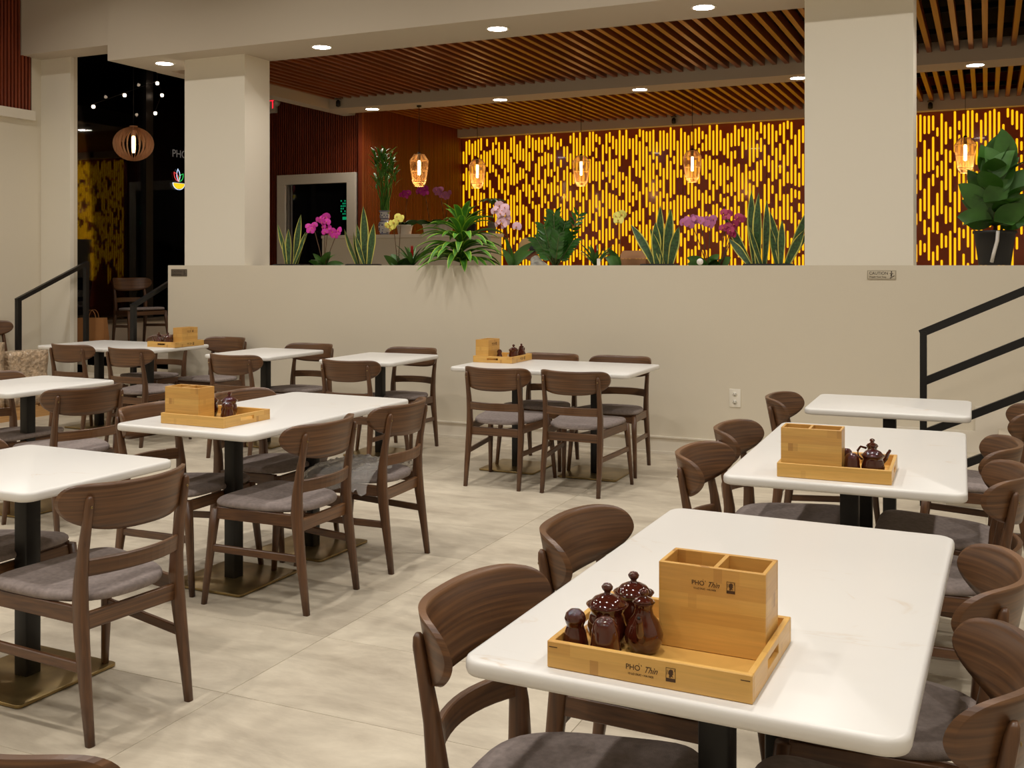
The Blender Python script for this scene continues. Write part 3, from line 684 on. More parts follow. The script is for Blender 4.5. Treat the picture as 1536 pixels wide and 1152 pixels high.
def make_dome():
    t = thing('shaker', '', 'shaker')
    MB().lathe([(.028, 0), (.030, .003), (.0285, .02), (.0255, .042), (.0245, .055), (.0225, .066), (.017, .0745), (.009, .079), (.001, .08)], n=24).build('body', 'ceramic', t)
    h = MB()
    for k in range(5): a = k*math.pi*2/5; h.lathe([(.0013, .076), (.001, .0795)], c=(.009*math.cos(a), .009*math.sin(a), 0), n=6)
    h.build('pour_holes', 'hole', t); return t
def make_cruet():
    t = thing('sauce_cruet', '', 'cruet')
    MB().lathe([(.022, 0), (.027, .003), (.035, .02), (.036, .034), (.028, .055), (.018, .068), (.0155, .08), (.019, .088), (.021, .09)], n=28).build('body', 'ceramic', t)
    MB().lathe([(.020, .09), (.016, .096), (.007, .10), (.006, .103), (.009, .107), (.008, .112), (.001, .115)], n=24).build('lid', 'ceramic', t)
    MB().tube([(0, -.028, .03), (0, -.045, .05), (0, -.052, .068), (0, -.058, .078)], [.010, .0075, .006, .005], 10).build('spout', 'ceramic', t)
    MB().tube([(0, -.0585, .0785), (0, -.0592, .0797)], .0032, 8).build('spout_opening', 'hole', t)
    MB().tube([(0, .018, .08), (0, .038, .085), (0, .048, .07), (0, .046, .052), (0, .034, .04)], .0042, 8).build('handle', 'ceramic', t); return t
protos = {}
def place(kind, fn, loc, rz, label, group):
    if kind not in protos:
        t = fn(); protos[kind] = t; t.location = loc; t.rotation_euler = (0, 0, rz); t['label'] = label; t['group'] = group; return t
    return dup(protos[kind], loc, rz, label, group)
TT = .7605
def tray_set(cx, cy, rot, where, box, items):
    rz = R(rot); c, s = math.cos(rz), math.sin(rz)
    def W(x, y, z): return (cx+c*x-s*y, cy+s*x+c*y, TT+z)
    place('tray', make_tray, W(0, 0, 0), rz, 'bamboo tray '+where, 'bamboo condiment trays')
    place('box', make_box, W(box[0], box[1], .0105), rz+R(box[2]), 'two compartment bamboo utensil box '+where, 'bamboo utensil boxes')
    fns = dict(pot=make_pot, shaker=make_shaker, dome=make_dome, cruet=make_cruet)
    ct = dict(pot='brown glazed sauce pots', shaker='brown glazed shakers', dome='brown glazed shakers', cruet='brown glazed cruets')
    for k, x, y, a, lab in items: place(k, fns[k], W(x, y, .0105), rz+R(a), lab+' '+where, ct[k])
# tray local frame: x along the long side, y away from the stamped side
tray_set(-.530, 1.885, -1.5, 'on the nearest right table', (.070, .060, 0),
  [('pot', -.098, .060, 0, 'brown lidded sauce pot, farther of two,'), ('pot', -.118, -.032, 40, 'brown lidded sauce pot, nearer of two,'), ('shaker', -.155, -.1, 0, 'brown shaker, left one,'), ('dome', -.090, -.115, 20, 'brown shaker with round dome, right one,'), ('cruet', -.045, -.035, 10, 'brown spouted cruet with lid')])
tray_set(-.470, 3.780, 181, 'on the middle right table', (.074, .093, 0),
  [('dome', -.056, .112, 0, 'brown shaker, left one beside the box,'), ('pot', -.122, .096, 0, 'brown lidded sauce pot'), ('cruet', -.112, .0, 270, 'brown cruet with curved spout and handle'), ('shaker', -.03, .03, 0, 'brown shaker behind the sauce pot')])
tray_set(-3.252, 3.825, 178.5, 'on the second table from left', (.076, .09, 0),
  [('shaker', -.075, .0, 0, 'brown shaker nearest the handle hole'), ('shaker', -.042, -.02, 0, 'brown shaker by the box'), ('pot', .0, -.09, 0, 'brown lidded sauce pot behind the box'), ('pot', .09, -.06, 0, 'second brown sauce pot behind the box')])
tray_set(-6.62, 7.25, 90, 'on the far left table', (.02, -.092, 0),
  [('pot', -.11, -.01, 0, 'brown lidded sauce pot next to the box'), ('pot', .02, .03, 0, 'brown lidded sauce pot at the centre'), ('cruet', -.11, .095, 200, 'brown spouted cruet at the left corner'), ('shaker', -.04, .09, 0, 'brown shaker in front'), ('shaker', .08, .1, 0, 'brown shaker at the back')])
tray_set(-3.33, 7.14, 90, 'on the centre wall table', (-.072, .092, 0),
  [('shaker', -.06, .0, 0, 'brown shaker beside the box'), ('pot', .02, -.08, 0, 'brown lidded sauce pot in the middle'), ('cruet', .12, -.10, 90, 'brown spouted cruet at the right end'), ('shaker', .09, .09, 0, 'brown shaker at the back')])

# plastic film lying on a chair seat
pf = MB(); n = 26
def filmz(x, y):
    z = .470+.012*noise.noise(Vector((x*14, y*14, 1)))+.012*noise.noise(Vector((x*38, y*38, 5)))
    ex = max(0, abs(x)-.2)+max(0, abs(y-.02)-.19)
    return z-ex*1.2-.0*ex*ex+.012
vs = [((-.27+.54*i/n)*(1+.06*noise.noise(Vector((j*.5, i*.3, 0)))), -.16+.42*j/n+.03*noise.noise(Vector((i*.4, j*.2, 3))), 0) for i in range(n+1) for j in range(n+1)]
vs = [(x, y, filmz(x, y)) for x, y, _ in vs]
pf.add(vs, [(i*(n+1)+j, (i+1)*(n+1)+j, (i+1)*(n+1)+j+1, i*(n+1)+j+1) for i in range(n) for j in range(n)], 0, True)
o = pf.build('plastic_film', 'film', recalc=False); tag(o, 'crumpled clear plastic film draped over a chair seat', 'plastic film'); o.location = (-2.865, 4.49, 0); o.rotation_euler = (0, 0, R(93))

# ------------------------------------------------------------ small wall things
def caution(x, z, mat, label, y=WY):
    t = thing('caution_sign', label, 'sign', (x, y-.003, z), 0)
    slab(MB(), .2, .07, -.0015, .0015, .004, .0004, n=2).build('plate', mat, t).rotation_euler = (R(90), 0, 0)
    f = MB(); f.box(-.096, -.0025, .029, .096, -.002, .0305).box(-.096, -.0025, -.0305, .096, -.002, -.029).box(-.096, -.0025, -.03, -.0945, -.002, .03).box(.0945, -.0025, -.03, .096, -.002, .03); f.build('border', 'signink', t)
    text('lettering', 'CAUTION', .029, (-.086, -.0025, .011), (R(90), 0, 0), 'signink', t, align='LEFT')
    text('lettering', 'Watch Your Step', .0185, (-.086, -.0025, -.015), (R(90), 0, 0), 'signink', t, align='LEFT', sx=.9)
    g = MB(); g.box(.064, -.0028, .016, .072, -.002, .026).box(.055, -.0028, .008, .08, -.002, .012).bar((.068, -.0025, .012), (.066, -.0025, -.012), .001, .008, up=(1, 0, 0)).bar((.058, -.0025, -.024), (.088, -.0025, -.006), .001, .005, up=(0, 0, 1)); g.build('pictogram', 'signink', t)
caution(-.690, 1.414, 'signplate', 'small CAUTION Watch Your Step sign under the wide right column')
caution(-7.235, 1.410, 'signdark', 'small dark CAUTION Watch Your Step sign at the left end of the half wall')
ol = thing('wall_outlet', 'white double power outlet low on the half wall', 'outlet', (-1.752, WY, .465))
slab(MB(), .088, .14, -.003, .003, .006, .002, n=3).build('cover_plate', 'plate', ol, loc=(0, -.003, 0)).rotation_euler = (R(90), 0, 0)
for z in (-.03, .03):
    s1 = MB().lathe([(.018, 0), (.018, .002)], n=18).build('socket', 'plate', ol, loc=(0, -.006, z)); s1.rotation_euler = (R(90), 0, 0)
    h = MB(); h.box(-.009, -.0092, z, -.006, -.0078, z+.011).box(.006, -.0092, z, .009, -.0078, z+.011).box(-.003, -.0092, z-.013, .003, -.0078, z-.007); h.build('socket_holes', 'hole', ol)

# wrapped boxes on a pallet
pa = thing('pallet', 'low wooden pallet under wrapped boxes at the left edge', 'pallet', (-8.72, 6.98, 0))
for k in range(6): MB().box(-.38, -.52+k*.184, .10, .28, -.52+k*.184+.15, .12).build('deck_board', 'pine', pa, bevel=.002, seg=1)
for x in (-.37, -.08, .21): MB().box(x, -.52, .0, x+.07, .55, .10).build('stringer', 'pine', pa)
def lump(name, b, seed, label):
    x0, y0, z0, x1, y1, z1 = b; bm = bmesh.new(); bmesh.ops.create_cube(bm, size=1)
    bmesh.ops.subdivide_edges(bm, edges=bm.edges[:], cuts=9, use_grid_fill=True)
    for v in bm.verts:
        p = Vector(((x1-x0)*v.co.x, (y1-y0)*v.co.y, (z1-z0)*(v.co.z)))
        d = noise.noise_vector(p*7+Vector((seed, 0, 0)))*.014+noise.noise_vector(p*23)*.006
        if v.co.z < -.45: d = Vector((0, 0, 0))
        v.co = p*(.985)+d+Vector((0, 0, (z1-z0)/2))
    me = bpy.data.meshes.new(name); bm.to_mesh(me); bm.free(); me.materials.append(M['wrap'])
    for p in me.polygons: p.use_smooth = True
    o = bpy.data.objects.new(name, me); C.objects.link(o); o.location = ((x0+x1)/2, (y0+y1)/2, z0); return tag(o, label, 'wrapped box', 'plastic wrapped boxes on the pallet')
lump('wrapped_box', (-9.05, 6.47, .122, -8.46, 6.98, .76), 1, 'taller stack wrapped in stretch film at the left edge')
lump('wrapped_box', (-8.60, 7.03, .122, -8.46, 7.48, .66), 5, 'lower wrapped box behind the taller wrapped stack')
# paper bag
bg = thing('paper_bag', 'brown paper carrier bag with twisted handles on the platform', 'bag', (-9.03, 8.58, PF), R(25))
mb = MB(); mb.rings([[(x*wd, y*dp, z) for x, y in ((-1, -1), (1, -1), (1, 1), (-1, 1))] for wd, dp, z in ((.16, .07, 0), (.16, .07, .15), (.145, .05, .37))], 0, False); mb.build('bag_body', 'kraft', bg)
for y in (-.045, .045): MB().tube([(.055*math.cos(R(a)), y, .36+.10*math.sin(R(a))) for a in range(0, 181, 20)], .004, 6).build('handle', 'kraft', bg)

# ------------------------------------------------------------ plants
def blade(base, az, lean, L, wd, curve, mats=1, n=9, fold=.25, roll=0, shape='snake'):
    """a single leaf as an MB; slot 0 centre, slot 1 margin"""
    mb = MB(); base = Vector(base); d = Vector((math.cos(az), math.sin(az), 0)); side = Vector((-math.sin(az), math.cos(az), 0))
    side = (side*math.cos(roll)+Vector((0, 0, 1)).cross(side)*math.sin(roll)).normalized() if roll else side
    flat = shape in ('snake', 'oval')
    p = base.copy(); ang = lean; rows = []; tw = random.uniform(-.7, .7)
    for i in range(n+1):
        t = i/n
        if shape == 'snake': w_ = wd*(.55+.9*t if t < .5 else 1.0)*(1 if t < .55 else max(0, 1-((t-.55)/.45)**1.8))
        elif shape == 'strap': w_ = wd*max(0, math.sin(math.pi*min(1, t*.93+.07)))**.75
        else: w_ = wd*max(0, math.sin(math.pi*min(1, t**.8)))**.8
        nrm = (d*math.cos(ang)*-1+Vector((0, 0, 1))*math.sin(ang))
        f = nrm*(fold*w_)
        if flat:
            g = (d*math.sin(ang)+Vector((0, 0, 1))*math.cos(ang)).normalized()
            side = Matrix.Rotation(tw*(.5+.5*t), 3, g) @ g.cross(Vector((0, 1, 0))).normalized()
            f = g.cross(side)*(fold*w_)
        cols = (-1, -.74, 0, .74, 1)
        rows.append([p+side*(c*w_)+f*abs(c) for c in cols])
        if i < n: p = p+(d*math.sin(ang)+Vector((0, 0, 1))*math.cos(ang))*(L/n); ang += curve/n
    vs = [q for r in rows for q in r]; m = 5
    for i in range(n):
        for j in range(4):
            mi = 1 if (mats == 2 and j in (0, 3)) else 0
            mb.f.append((i*m+j, (i+1)*m+j, (i+1)*m+j+1, i*m+j+1)); mb.m.append(mi); mb.sm.append(True)
    mb.v = [tuple(q) for q in vs]; return mb
def petal_mesh():
    mb = MB()
    for a, L, w_ in ((90, .042, .02), (210, .04, .018), (330, .04, .018), (20, .046, .036), (160, .046, .036)):
        c, s = math.cos(R(a)), math.sin(R(a)); vs = []; n = 5
        for i in range(n+1):
            t = i/n; ww = w_*math.sin(math.pi*min(1, .12+.86*t))**.6
            for j in (-1, 0, 1): x = L*t; y = j*ww; vs.append((x*c-y*s, .008*math.sin(t*2.2)+.004*abs(j), x*s+y*c))
        mb.add(vs, [(i*3+j, (i+1)*3+j, (i+1)*3+j+1, i*3+j+1) for i in range(n) for j in range(2)], 0, True)
    mb.lathe([(.001, -.006), (.008, 0), (.001, .01)], c=(0, -.008, -.006), n=6, mi=1); return mb
pm = petal_mesh()
flower_me = {}
def flower(mat, parent, loc, rz, s):
    if mat not in flower_me:
        o = pm.build('flower', (mat, 'lip'), parent, recalc=False); flower_me[mat] = o.data
    else: o = bpy.data.objects.new('flower', flower_me[mat]); C.objects.link(o); o.parent = parent
    o.location = loc; o.rotation_euler = (random.uniform(-.4, .3), random.uniform(-.5, .5), rz); o.scale = (s, s, s)
PY = WY+.20
def xat(px, y):
    u = (px-768)/1561; a = R(24.5); return y*(-math.sin(a)+u*math.cos(a))/(math.cos(a)+u*math.sin(a))
def zat(px, py, y):
    u = (px-768)/1561; a = R(24.5); return 1.483-(py-398)/1561*y/(math.cos(a)+u*math.sin(a))
def potted(name, px, label, cat, r=.085, y=PY, z=None, h=.145, mat='pot', sq=None, group=None, pot='nursery_pot'):
    z = WT-.149 if z is None else z
    t = thing(name, label, cat, (xat(px, y), y, z), 0, group)
    if sq: MB().rings([[(a*sq*q, b_*r*q, zz) for a, b_ in ((-1, -1), (1, -1), (1, 1), (-1, 1))] for q, zz in ((.86, 0), (1, h))], 0, False).build(pot, mat, t, bevel=.006)
    else: MB().lathe([(r*.78, 0), (r*.97, h-.015), (r*1.03, h-.015), (r*1.03, h), (r*.93, h), (r*.9, h-.03)], n=24, cap=False).lathe([(.001, 0), (r*.78, 0)], n=24, cap=False).build(pot, mat, t)
    if sq: MB().box(-sq*.9, -r*.9, h, sq*.9, r*.9, h+.002).build('soil', 'soil', t)
    else: MB().lathe([(.001, h-.02), (r*.92, h-.02)], n=24, cap=False).build('soil', 'soil', t, recalc=False)
    return t, h-.02
def snake(px, label, leaves, sq=None):
    t, h = potted('snake_plant', px, label, 'plant', r=.08, sq=sq, h=.16, group='variegated snake plants on the ledge')
    for dx, dy, L, lean, az, wd in leaves: blade((dx, dy, h), R(az), R(lean), L, wd*1.25, R(random.uniform(-8, 10)), 2, 10, .3).build('leaf', ('sansev', 'edge'), t, recalc=False)
sv = 'variegated snake plant with yellow edged leaves '
# azimuth: 0 = to the right along the ledge, 180 = left
snake(437, sv+'nearest the left column', [(-.02, 0, .44, 22, 175, .02), (.03, .02, .50, 4, 0, .026), (-.01, -.02, .36, 6, 300, .03), (.04, -.02, .36, 22, 20, .024), (.02, .02, .3, 14, 90, .022), (.06, 0, .34, 14, 10, .022), (-.05, .0, .26, 8, 200, .02), (0, .03, .30, 10, 30, .02)], .16)
snake(545, sv+'right of the magenta orchid', [(.01, 0, .56, 2, 0, .032), (-.05, -.01, .38, 24, 180, .028), (-.02, .02, .40, 8, 180, .024), (.06, 0, .40, 10, 0, .034), (.03, -.02, .30, 20, 185, .022), (-.05, .02, .33, 14, 200, .02)], .15)
snake(989, sv+'right of the cardboard box', [(-.04, 0, .40, 26, 180, .03), (.0, .02, .50, 2, 100, .03), (-.01, -.02, .36, 4, 180, .034), (.05, -.01, .47, 6, 20, .034), (.09, 0, .33, 10, 0, .032), (.04, -.02, .33, 16, 180, .026), (.02, .03, .48, 10, 10, .02)], .14)
snake(1138, sv+'tallest one, left of the wide right column', [(.0, 0, .58, 2, 180, .036), (-.03, .02, .60, 6, 180, .03), (-.06, 0, .46, 25, 180, .026), (-.06, -.02, .28, 34, 180, .026), (.04, .02, .52, 5, 0, .024), (.03, -.02, .33, 18, 180, .02)], .11)
snake(1172, sv+'shorter one touching the wide right column', [(.0, 0, .44, 8, 170, .026), (.04, 0, .50, 20, 0, .026), (.04, -.02, .31, 22, 0, .03), (.0, -.02, .36, 2, 0, .024), (-.03, 0, .3, 12, 180, .022), (.05, .02, .42, 27, 10, .016)], .09)
def orchid(name, px, label, mat, clusters, leaves, y=PY, z=None, pot='pot', r=.07, h=.14, s=1, base=0, lm='leaf', group='potted moth orchids'):
    t, hh = potted(name, px, label, 'orchid', r=r, y=y, z=z, h=h, mat=pot, group=group)
    for az, L, w_, lean in leaves: blade((0, 0, hh), R(az), R(lean), L, w_, R(40 if (az < 30 or 150 < az < 215) else 70), 1, 8, .2, shape='oval' if (az < 30 or 150 < az < 215) else 'leaf').build('leaf', lm, t, recalc=False)
    x0 = t.location.x; z0 = t.location.z
    for cx_, cy_, n_, spread in clusters:
        q = Vector((xat(cx_, y)-x0, 0, zat(cx_, cy_, y)-z0))
        MB().tube([(0, 0, hh), (q.x*.5, .0, hh+(q.z-hh)*.55), (q.x*.9, 0, q.z-.02), (q.x, -.02, q.z)], .0035, 6).build('flower_stem', 'brown', t)
        for k in range(n_):
            a = 2.4*k; rr = spread*math.sqrt((k+.3)/n_); flower(mat, t, (q.x+rr*math.cos(a)*1.1, -.03-.012*(k % 3), q.z+rr*math.sin(a)*.7), random.uniform(-.5, .5), s*random.uniform(.75, .95))
    return t
orchid('orchid', 486, 'magenta moth orchid in front of the white framed doorway', 'magenta', [(470, 342, 4, .05), (488, 330, 6, .06), (492, 343, 3, .05), (506, 350, 5, .06)], [(170, .22, .035, 55), (200, .18, .04, 20), (20, .2, .035, 60), (330, .22, .045, 10), (60, .2, .04, 15), (240, .17, .04, 30)])
orchid('orchid', 597, 'yellow orchid in front of the white wall counter', 'yellow', [(590, 338, 5, .05), (602, 327, 3, .035)], [(170, .16, .045, 15), (210, .18, .05, 30), (350, .2, .04, 30), (20, .18, .04, 50)])
orchid('orchid', 768, 'pale pink orchid left of the man in the cap', 'pink', [(754, 316, 7, .07), (758, 333, 5, .06), (776, 340, 1, .01)], [(185, .30, .035, -3), (10, .30, .04, 22), (5, .26, .03, 35), (200, .2, .03, 10)], s=1.1)
orchid('orchid', 930, 'yellow orchid with a single spray above the cardboard box', 'yellow', [(930, 326, 4, .045)], [(180, .2, .045, 15), (200, .16, .05, 35), (160, .14, .045, 60)], s=1.05)
orchid('orchid', 1062, 'soft pink orchid with two sprays on the ledge', 'mauve', [(1036, 333, 5, .05), (1066, 333, 5, .05), (1050, 331, 2, .03)], [(180, .2, .045, 45), (210, .18, .04, 60), (350, .16, .045, 30), (20, .15, .04, 20)])
orchid('orchid', 1080, 'dark purple orchid with long curved spray on the ledge', 'purple', [(1097, 341, 5, .055), (1091, 321, 3, .04), (1112, 328, 3, .03), (1098, 352, 2, .02)], [(170, .14, .04, 40), (10, .13, .04, 25)], s=.9)
tg = thing('round_tag', 'round white plant tag at the base of the soft pink orchid', 'tag', (xat(1049, 8.0), 8.02, WT+.001))
MB().lathe([(.026, -.001), (.026, .001)], n=18).build('disc', 'tag', tg, loc=(0, 0, .027)).rotation_euler = (R(90), 0, 0)
# bromeliads
for px, lb in ((618, 'red bromeliad left of the striped dracaena'), (893, 'red bromeliad left of the second yellow orchid')):
    t, h = potted('bromeliad', px, lb, 'plant', r=.06, group='red bromeliads on the ledge')
    for k in range(14): blade((0, 0, h), R(k*137.5), R(12+4*(k % 6)+k), .22+.02*(k % 4), .016, R(40), 1, 8, .25, shape='strap').build('leaf', 'leaf', t, recalc=False)
    for k in range(6): blade((0, 0, h+.08), R(k*120), R(8), .13, .014, R(-6), 1, 6, .4, shape='leaf').build('red_bract', 'red', t, recalc=False)
t = thing('price_tag', 'small white price tag beside the second bromeliad', 'tag', (xat(896, 8.0), 8.03, WT-.02)); MB().box(-.014, -.001, 0, .014, .001, .075).build('card', 'tag', t)
# dracaena
t, h = potted('dracaena', 692, 'large striped dracaena spilling lime edged leaves over the ledge', 'plant', r=.085)
for tier, (n_, L, zz, l0, cv) in enumerate(((9, .28, .36, 14, 60), (12, .36, .29, 34, 80), (16, .40, .22, 46, 88), (19, .44, .15, 55, 85), (21, .44, .09, 60, 82), (18, .42, .05, 66, 62))):
    for k in range(n_):
        az = R(k*360/n_+tier*23+random.uniform(-10, 10))
        if math.sin(az) > .6 and tier > 2: continue
        blade((.02*math.cos(az), .02*math.sin(az), h+zz), az, R(l0+random.uniform(-10, 8)), L*random.uniform(.85, 1.1), .034, R(cv+random.uniform(-15, 15)), 2, 9, .35, shape='strap').build('leaf', ('leaf2', 'lime'), t, recalc=False)
MB().tube([(0, 0, h-.02), (.01, 0, h+.32)], .014, 8).build('stem', 'stem', t)
# zz plant
t, h = potted('zz_plant', 833, 'glossy dark green zz plant right of the man in the cap', 'plant', r=.085)
for k in range(15):
    az = R(k*137.5); L = random.uniform(.36, .52) if k < 9 else .3; lean = R(6+2.4*k); d = Vector((math.cos(az)*math.sin(lean), math.sin(az)*math.sin(lean)*.6, math.cos(lean))).normalized()
    side = d.cross(Vector((0, 1, 0))).normalized()
    MB().tube([Vector((0, 0, h))+d*(L*q) for q in (0, .33, .66, 1)], [.009, .007, .005, .002], 6).build('stem', 'stem', t)
    lf = MB()
    for q in range(9):
        for s in (-1, 1):
            bp = Vector((0, 0, h))+d*(L*(.28+.085*q)); dd = (d*.75+side*s*.75+Vector((0, -.25, 0))).normalized(); az2 = math.atan2(dd.y, dd.x); ln = math.acos(max(-1, min(1, dd.z)))
            sub = blade(bp, az2, ln, .095, .016, R(10), 1, 4, .2, shape='oval'); lf.add(sub.v, sub.f, 0, True)
    o = lf.build('leaflets', 'zz', t, recalc=False)
# fiddle leaf fig
FY = WY+.18; fx = xat(1492, FY)
ft = thing('fiddle_leaf_fig', 'big fiddle leaf fig in a black nursery pot at right end of the ledge', 'plant', (fx, FY, WT+.001))
MB().lathe([(.105, 0), (.135, .225), (.145, .225), (.145, .245), (.132, .245), (.128, .21)], n=32, cap=False).lathe([(.001, 0), (.105, 0)], n=32, cap=False).build('nursery_pot', 'pot', ft)
MB().lathe([(.001, .22), (.131, .22)], n=32, cap=False).build('soil', 'soil', ft, recalc=False)
MB().tube([(0, 0, .2), (.01, 0, .45), (0, 0, .72)], [.014, .011, .007], 8).build('trunk', 'brown', ft)
MB().tube([(.03, .02, .2), (.09, .02, .42), (.13, .0, .6)], [.010, .008, .005], 8).build('trunk', 'brown', ft)
rib = MB(); rib.tube([(-.02, -.125, .02), (-.005, -.137, .09), (.015, -.146, .17), (.02, -.150, .24)], .012, 4); rib.build('pot_label_strip', 'tag', ft)
for k in range(36):
    tier = k/36; z = .25+.44*tier
    if k % 2:      # leaves that show their face
        az = 0 if k % 4 == 1 else math.pi; lean = R((74-70*tier)*random.uniform(.5, 1.15))
        blade((random.uniform(-.05, .08), random.uniform(-.08, .08), z), az, lean, random.uniform(.24, .30), .078, R(random.uniform(5, 35)), 1, 9, .14, shape='oval').build('leaf', 'fig', ft, recalc=False)
    else:
        az = R(k*137.5+20); lean = R(76-52*tier+random.uniform(-10, 10)); bx = .0 if k % 3 else .08
        blade((bx, 0, z), az, lean, random.uniform(.24, .30), .085, R(34-16*tier), 1, 9, .16, shape='leaf').build('leaf', 'fig', ft, recalc=False)
# half height counter with orchids, bamboo and small tree
CZ = 1.859
ct = thing('host_counter', 'pale counter wall behind the ledge plants, carrying white orchid pots', 'counter', (-6.4, 10.9, PF))
MB().box(-1.2, .02, 0, 1.15, .32, CZ-PF-.04).build('body', 'wall', ct); MB().box(-1.2, 0, CZ-PF-.04, 1.17, .34, CZ-PF).build('countertop', 'trim', ct, bevel=.004)
CY = 11.07
va = thing('porcelain_vase', 'blue and white porcelain vase holding the lucky bamboo', 'vase', (xat(577, CY), CY, CZ))
vp = [(.05, 0), (.055, .01), (.075, .06), (.08, .11), (.072, .15), (.055, .17), (.05, .19), (.058, .21), (.062, .24), (.055, .27), (.075, .30)]
MB().lathe(vp, n=24, cap=False).lathe([(.001, 0), (.05, 0)], n=24, cap=False).build('vase_body', 'porcelain', va)
dc = MB()
def vr(z):
    for (r0, z0), (r1, z1) in zip(vp, vp[1:]):
        if z0 <= z <= z1: return r0+(r1-r0)*(z-z0)/(z1-z0)
    return .06
for k in range(90):
    a = random.uniform(0, 6.28); z = random.choice((.03, .06, .08, .1, .12, .14, .22, .24, .26)); r = vr(z)+.0035; w_ = random.uniform(.1, .28); hz = random.uniform(.006, .013)
    dc.add([(r*math.cos(a), r*math.sin(a), z-hz), (r*math.cos(a+w_), r*math.sin(a+w_), z-hz*.2), (r*math.cos(a+w_*.6), r*math.sin(a+w_*.6), z+hz), (r*math.cos(a-w_*.4), r*math.sin(a-w_*.4), z+hz*.4)], [(0, 1, 2, 3)])
for z in (.012, .165, .20, .292): dc.lathe([(vr(z)+.003, z-.005), (vr(z)+.003, z+.005)], n=24, cap=False)
dc.build('blue_pattern', 'cobalt', va, recalc=False)
lb = thing('lucky_bamboo', 'tall lucky bamboo bundle with curled green tops', 'plant', (xat(577, CY), CY, CZ+.05))
for k in range(18):
    a = k*2.4; r0 = .035*math.sqrt(k/18); top = .95 if k % 3 == 0 else .62+.02*k; pts = []
    for i in range(15):
        q = i/14; sp = r0+.02*q+(.10*max(0, q-.45) if top > .8 else .07*q); cur = .035*math.sin(q*9+k)*q
        pts.append((math.cos(a+q)*sp+cur, math.sin(a+q)*sp*.7, .0+q*top))
    MB().tube(pts, .0075, 6).build('cane', 'leaf2', lb)
    tp = Vector(pts[-1])
    for j in range(5): blade(tp-Vector((0, 0, .04*j)), a+j*1.9, R(30), .15, .016, R(50), 1, 5, .2, shape='strap').build('leaf', 'leaf2', lb, recalc=False)
for px, mt, cl, lbx, mp_ in ((607, 'magenta', [(611, 292, 5, .05)], 'white pot of magenta orchid on the counter beside the vase', 'whitepot'), (646, 'magenta', [(636, 287, 6, .07)], 'white pot of deep pink orchid on the counter, middle one', 'whitepot'),
                        (668, 'mauve', [(659, 287, 4, .05), (672, 293, 5, .06)], 'white pot of mauve orchids on the counter behind the dracaena', 'whitepot')):
    orchid('orchid', px, lbx, mt, cl, [(180, .22, .04, 60), (0, .22, .04, 60), (220, .2, .04, 40), (300, .2, .04, 50), (60, .18, .04, 30)], y=CY, z=CZ, pot=mp_, r=.1, h=.12, s=1.0)
t, h = potted('money_tree', 738, 'small leafy money tree in grey pot at right end of the counter', 'plant', y=CY, z=CZ, r=.055, h=.13, mat='greypot')
MB().tube([(0, 0, h), (.01, 0, h+.14), (0, 0, h+.24)], .010, 8).build('trunk', 'brown', t)
for k in range(22): blade((0, 0, h+.22+.004*k), R(k*137.5), R(45+k*2), .20, .022, R(60), 1, 6, .2, shape='strap').build('leaf', 'leaf', t, recalc=False)
t, h = potted('leafy_plant', 706, 'dark leafy plant on the counter behind the dracaena', 'plant', y=CY, z=CZ, r=.07, h=.12, mat='pot')
for k in range(20): blade((0, 0, h+.02), R(k*137.5), R(25+k*2), .28, .03, R(55), 1, 6, .2, shape='leaf').build('leaf', 'leaf', t, recalc=False)
# cardboard box and notepad on ledge
cbx = thing('cardboard_box', 'open brown cardboard box left of the third snake plant', 'box', (xat(953, 8.5), 8.5, PF))
MB().box(-.12, -.09, 0, .12, .09, WT-PF+.055).build('box_body', 'card', cbx)
MB().add([(-.12, -.09, WT-PF+.056), (.12, -.09, WT-PF+.056), (.14, -.04, WT-PF+.125), (-.10, -.04, WT-PF+.125)], [(0, 1, 2, 3)]).add([(-.12, -.087, WT-PF+.056), (.12, -.087, WT-PF+.056), (.14, -.037, WT-PF+.125), (-.10, -.037, WT-PF+.125)], [(3, 2, 1, 0)]).build('flap', 'card', cbx)

# ------------------------------------------------------------ seated man in cap
def skin_body(name, joints, edges, mat, parent):
    me = bpy.data.meshes.new(name); me.from_pydata([j[0] for j in joints], edges, []); me.materials.append(M[mat])
    o = bpy.data.objects.new(name, me); C.objects.link(o)
    md = o.modifiers.new('skin', 'SKIN'); md.use_smooth_shade = True
    for i, j in enumerate(joints):
        me.skin_vertices[0].data[i].radius = j[1] if isinstance(j[1], tuple) else (j[1], j[1])
        me.skin_vertices[0].data[i].use_root = (i == 0)
    sd = o.modifiers.new('sub', 'SUBSURF'); sd.levels = 2; sd.render_levels = 2
    o.parent = parent; return o
py_ = 9.95; pxx = xat(815, py_)
stl = thing('stool', 'low stool under the seated man', 'stool', (pxx+.02, py_, PF))
MB().lathe([(.17, .36), (.18, .375), (.18, .395), (.17, .40)], n=24).build('seat', 'walnut_x', stl)
for k in range(4): a = R(45+90*k); MB().tube([(.12*math.cos(a), .12*math.sin(a), .36), (.16*math.cos(a), .16*math.sin(a), 0)], .014, 8).build('leg', 'black', stl)
mn = thing('person', 'seated man in tan cap and pale patterned shirt looking down left', 'person', (pxx, py_, PF), R(0))
